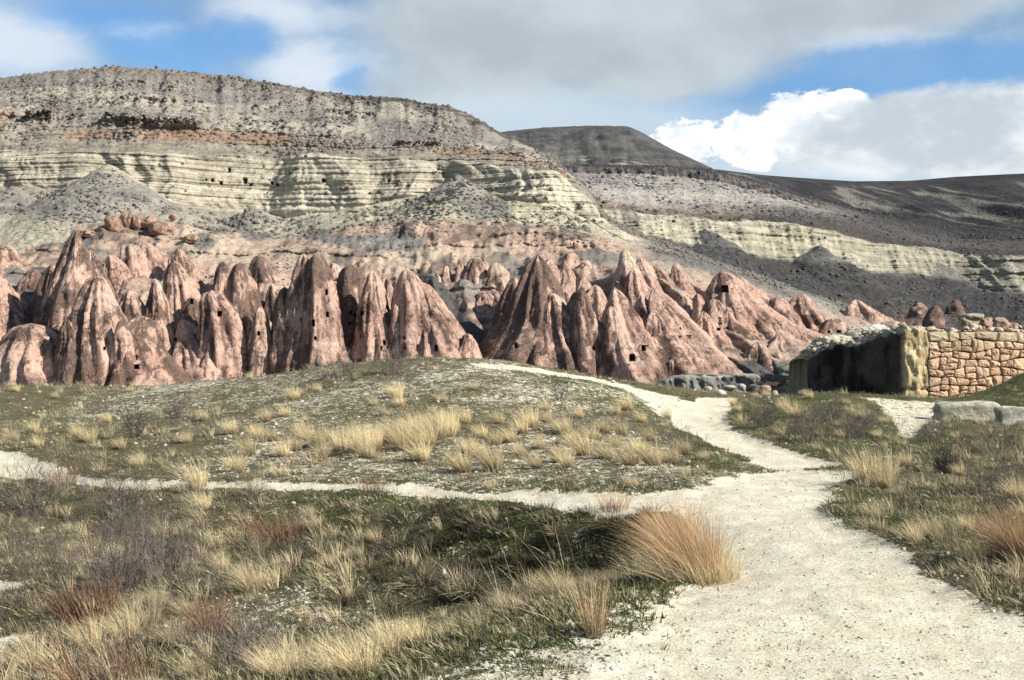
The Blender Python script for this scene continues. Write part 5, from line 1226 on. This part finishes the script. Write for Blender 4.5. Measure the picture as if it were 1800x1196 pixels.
wd = [grass_mesh('weed', G_dark, 60, .07, .06, (-.2, 0), .0022, .6, 1.3), grass_mesh('weed', G_green, 50, .05, .07, (-.1, 0), .0024, .5, 1.2)]
for lab, a, b_, s in [('low dark sprig with brown stems lying on the chalk near the bottom', 1375, 1118, 2.2), ('small dark weed left of the bottom sprig on the chalk', 1225, 1187, 1.), ('flat brown weed at the bottom edge of the chalk', 1275, 1189, 1.1),
        ('little weed in the open chalk below the dark sprig', 1336, 1155, .9), ('dry little weed tuft right of the bottom centre', 1462, 1170, 1.), ('pale weed at the bottom edge of the path', 1495, 1190, 1.2), ('thin green weed in the bend of the path', 1370, 942, .9),
        ('tiny weed in the middle of the wide path', 1455, 978, .7), ('dark weed where the two paths meet', 1450, 828, 1.6), ('weed patch at the upper edge of the junction', 1390, 838, 1.2), ('small weed on the chalk verge by the green strip', 1150, 1130, 1.2), ('green weed low on the mottled verge', 1010, 1150, 1.4)]:
    place('weed', wd, a, b_, s, lab, 'weed')
rb = stem_bush('rust_bush', G_rust, 420, .46, .10, (0, 0), .0018, .9)
place('rust_bush', [rb], 375, 1115, .8, 'spiky rust-brown bush on bare chalk in the lower left', 'bush', rz=0)
place('rust_bush', [stem_bush('rust_bush', G_rust, 160, .55, .30, (-.35, 0), .002, .6)], 190, 1215, 1., 'orange-red stems rising from the bottom edge', 'bush', rz=0, lo=5)
place('rust_bush', [stem_bush('rust_bush', G_rust, 360, .45, .25, (-.3, 0), .003, .6)], 160, 1085, .9, 'rusty stems left of the spiky bush', 'bush', rz=0)
place('rust_bush', [rb], 1560, 695, 1.1, 'rust stems growing at the foot of the dark wall', 'bush', rz=0)
place('rust_bush', [stem_bush('rust_bush', G_orange, 200, .4, .2, (-.1, 0), .0022, .6)], 1080, 885, .7, 'thin orange stems beside the narrow path end', 'bush', rz=0)
place('rust_bush', [stem_bush('rust_bush', G_rust, 200, .4, .2, (-.1, 0), .0022, .6)], 655, 862, .7, 'thin reddish stems growing in the middle of the narrow path', 'bush', rz=0)
place('rust_bush', [stem_bush('rust_bush', G_rust, 240, .4, .25, (-.2, 0), .0022, .6)], 110, 845, .9, 'orange bush at the edge of the white path far left', 'bush', rz=0)
place('rust_bush', [stem_bush('rust_bush', G_rust, 300, .5, .3, (-.3, 0), .0022, .7)], 490, 945, .9, 'reddish stems at the top of the shaded hollow', 'bush', rz=0)
dk = [twig_mesh('bare_shrub', G_dtwig, 16, .5, .2, 3, .004, (-.05, 0), .25, 3, .55) for _ in range(2)]
place('bare_shrub', dk, 238, 768, 1.5, 'dark bare shrub standing on the left slope', 'shrub')
place('bare_shrub', [twig_mesh('bare_shrub', G_dtwig, 60, .42, .12, 3, .004, (0, 0), .3, 3, .5)], 1662, 836, .95, 'small round dark brown shrub on the right verge', 'shrub')
place('bare_shrub', dk, 985, 705, 1.1, 'dark shrub in the middle of the chalk hump', 'shrub')
gw = [twig_mesh('grey_shrub', G_twig, 34, .5, .35, 3, .0032, (-.15, 0), .2, 3, .5) for _ in range(2)]
for lab, a, b_, s in [('grey twiggy shrub on the shaded crest left of the hump', 310, 735, 1.3), ('round grey shrub at the front of the grassy mound', 1415, 778, 1.2), ('grey shrub beside the path fork', 1195, 795, 1.), ('low grey shrub behind the round one on the mound', 1500, 770, 1.),
                      ('grey shrub on the left crest of the hump', 600, 665, 1.4), ('grey shrub near the top of the hump', 690, 655, 1.6), ('grey shrub in the tangle above the bare chalk', 300, 1010, 1.4), ('tall bare shrub in the lower left tangle', 215, 1040, 1.5),
                      ('bare shrub reaching over the white path far left', 60, 900, 1.7), ('bare shrub beside the narrow path left of the gap', 225, 905, 1.5), ('grey shrub at the bottom centre left', 430, 1180, 1.), ('faded grey shrub at the right frame edge', 1760, 870, 1.),
                      ('broad grey shrub on the left flank of the mound', 1345, 752, 1.2), ('grey shrub low on the right flank of the mound', 1520, 762, 1.2), ('pale twiggy shrub halfway up the mound', 1460, 745, 1.1), ('grey shrub on the turf below the slabs', 1745, 800, 1.3),
                      ('small twiggy shrub right of the little side path', 1640, 778, 1.)]:
    place('grey_shrub', gw, a, b_, s, lab, 'shrub')
# drooping grass cushions hanging on the hollow's bank
cush = [grass_mesh('grass_cushion', G_grey, 260, .30, .10, (-.1, -.5), .003, 1.2, .9) for _ in range(2)]
for i, (a, b_, s) in enumerate(sorted([(750, 955, 1.), (780, 990, .9), (740, 1035, 1.), (830, 1050, 1.1), (770, 940, .7), (870, 940, .9), (1010, 950, .9), (690, 1080, .9), (650, 1010, .7), (920, 920, .8), (1080, 900, .9), (960, 985, .8), (600, 1060, .7),
        (820, 905, .7), (980, 905, .8), (1050, 985, .8), (1110, 950, .8), (880, 1005, .8), (700, 930, .7)])):
    place('grass_cushion', cush, a, b_, s, f'drooping grey grass cushion, {_ORD[i]} from the left on the hollow bank', 'grass cushion', 'drooping cushions on the hollow bank')
ln = [stem_bush('long_stems', G_pale, 12, .8, .14, (-.5, 0), .0015, .6)]
for lab, a, b_, s in [('long bent straw stems rising from the right end of the hollow', 1010, 1060, 1.), ('long straw stems in the middle of the hollow edge', 900, 1085, .8), ('long straw stems at the lower left hollow edge', 680, 1170, .9)]:
    place('straw_stems', ln, a, b_, s, lab, 'grass stems')

# ------------------------------------------------------------------ loose blocks on the hills
def hill_scatter(name, G, k, smin, smax, colr, label, vsel, seed):
    Xg, Yg, Zg = G; rr, cc = Xg.shape; rs = np.random.default_rng(seed)
    i = rs.integers(int(rr*vsel[0]), int(rr*vsel[1]), k*3); j = rs.integers(0, cc, k*3)
    x, y, z = Xg[i, j], Yg[i, j], Zg[i, j]
    cl = ((i > 156) & (i < 236)) if seed == 1 else ((i > 64) & (i < 110))
    keep = (fbm(x/18, z/9, 5.+seed, 3) > rs.normal(.08, .16, len(x))) & ~(cl & (rs.random(len(x)) < .93)); x, y, z = x[keep][:k], y[keep][:k], z[keep][:k]
    ms = [rock_mesh('block', 1, .9, .7, 600+seed*9+q, colr, np.array(colr)*.7, sub=1, rough=.7, mat=M_hill, speck=0.) for q in range(4)]
    scatter(name, ms, x, y, z, smin+(smax-smin)*rs.random(len(x))**3, label, .5, 3.1)
hill_scatter('scree_blocks', G1, 15000, .14, .75, (.21, .19, .165), 'loose grey blocks strewn over the hillside', (.30, .97), 1)
hill_scatter('far_blocks', G2, 4500, .35, 1.3, (.12, .115, .11), 'loose dark blocks strewn over the farther hill', (.0, .8), 2)
print('objects', len(bpy.data.objects), 'tris', sum(len(m.loops)-2*len(m.polygons) for m in bpy.data.meshes))
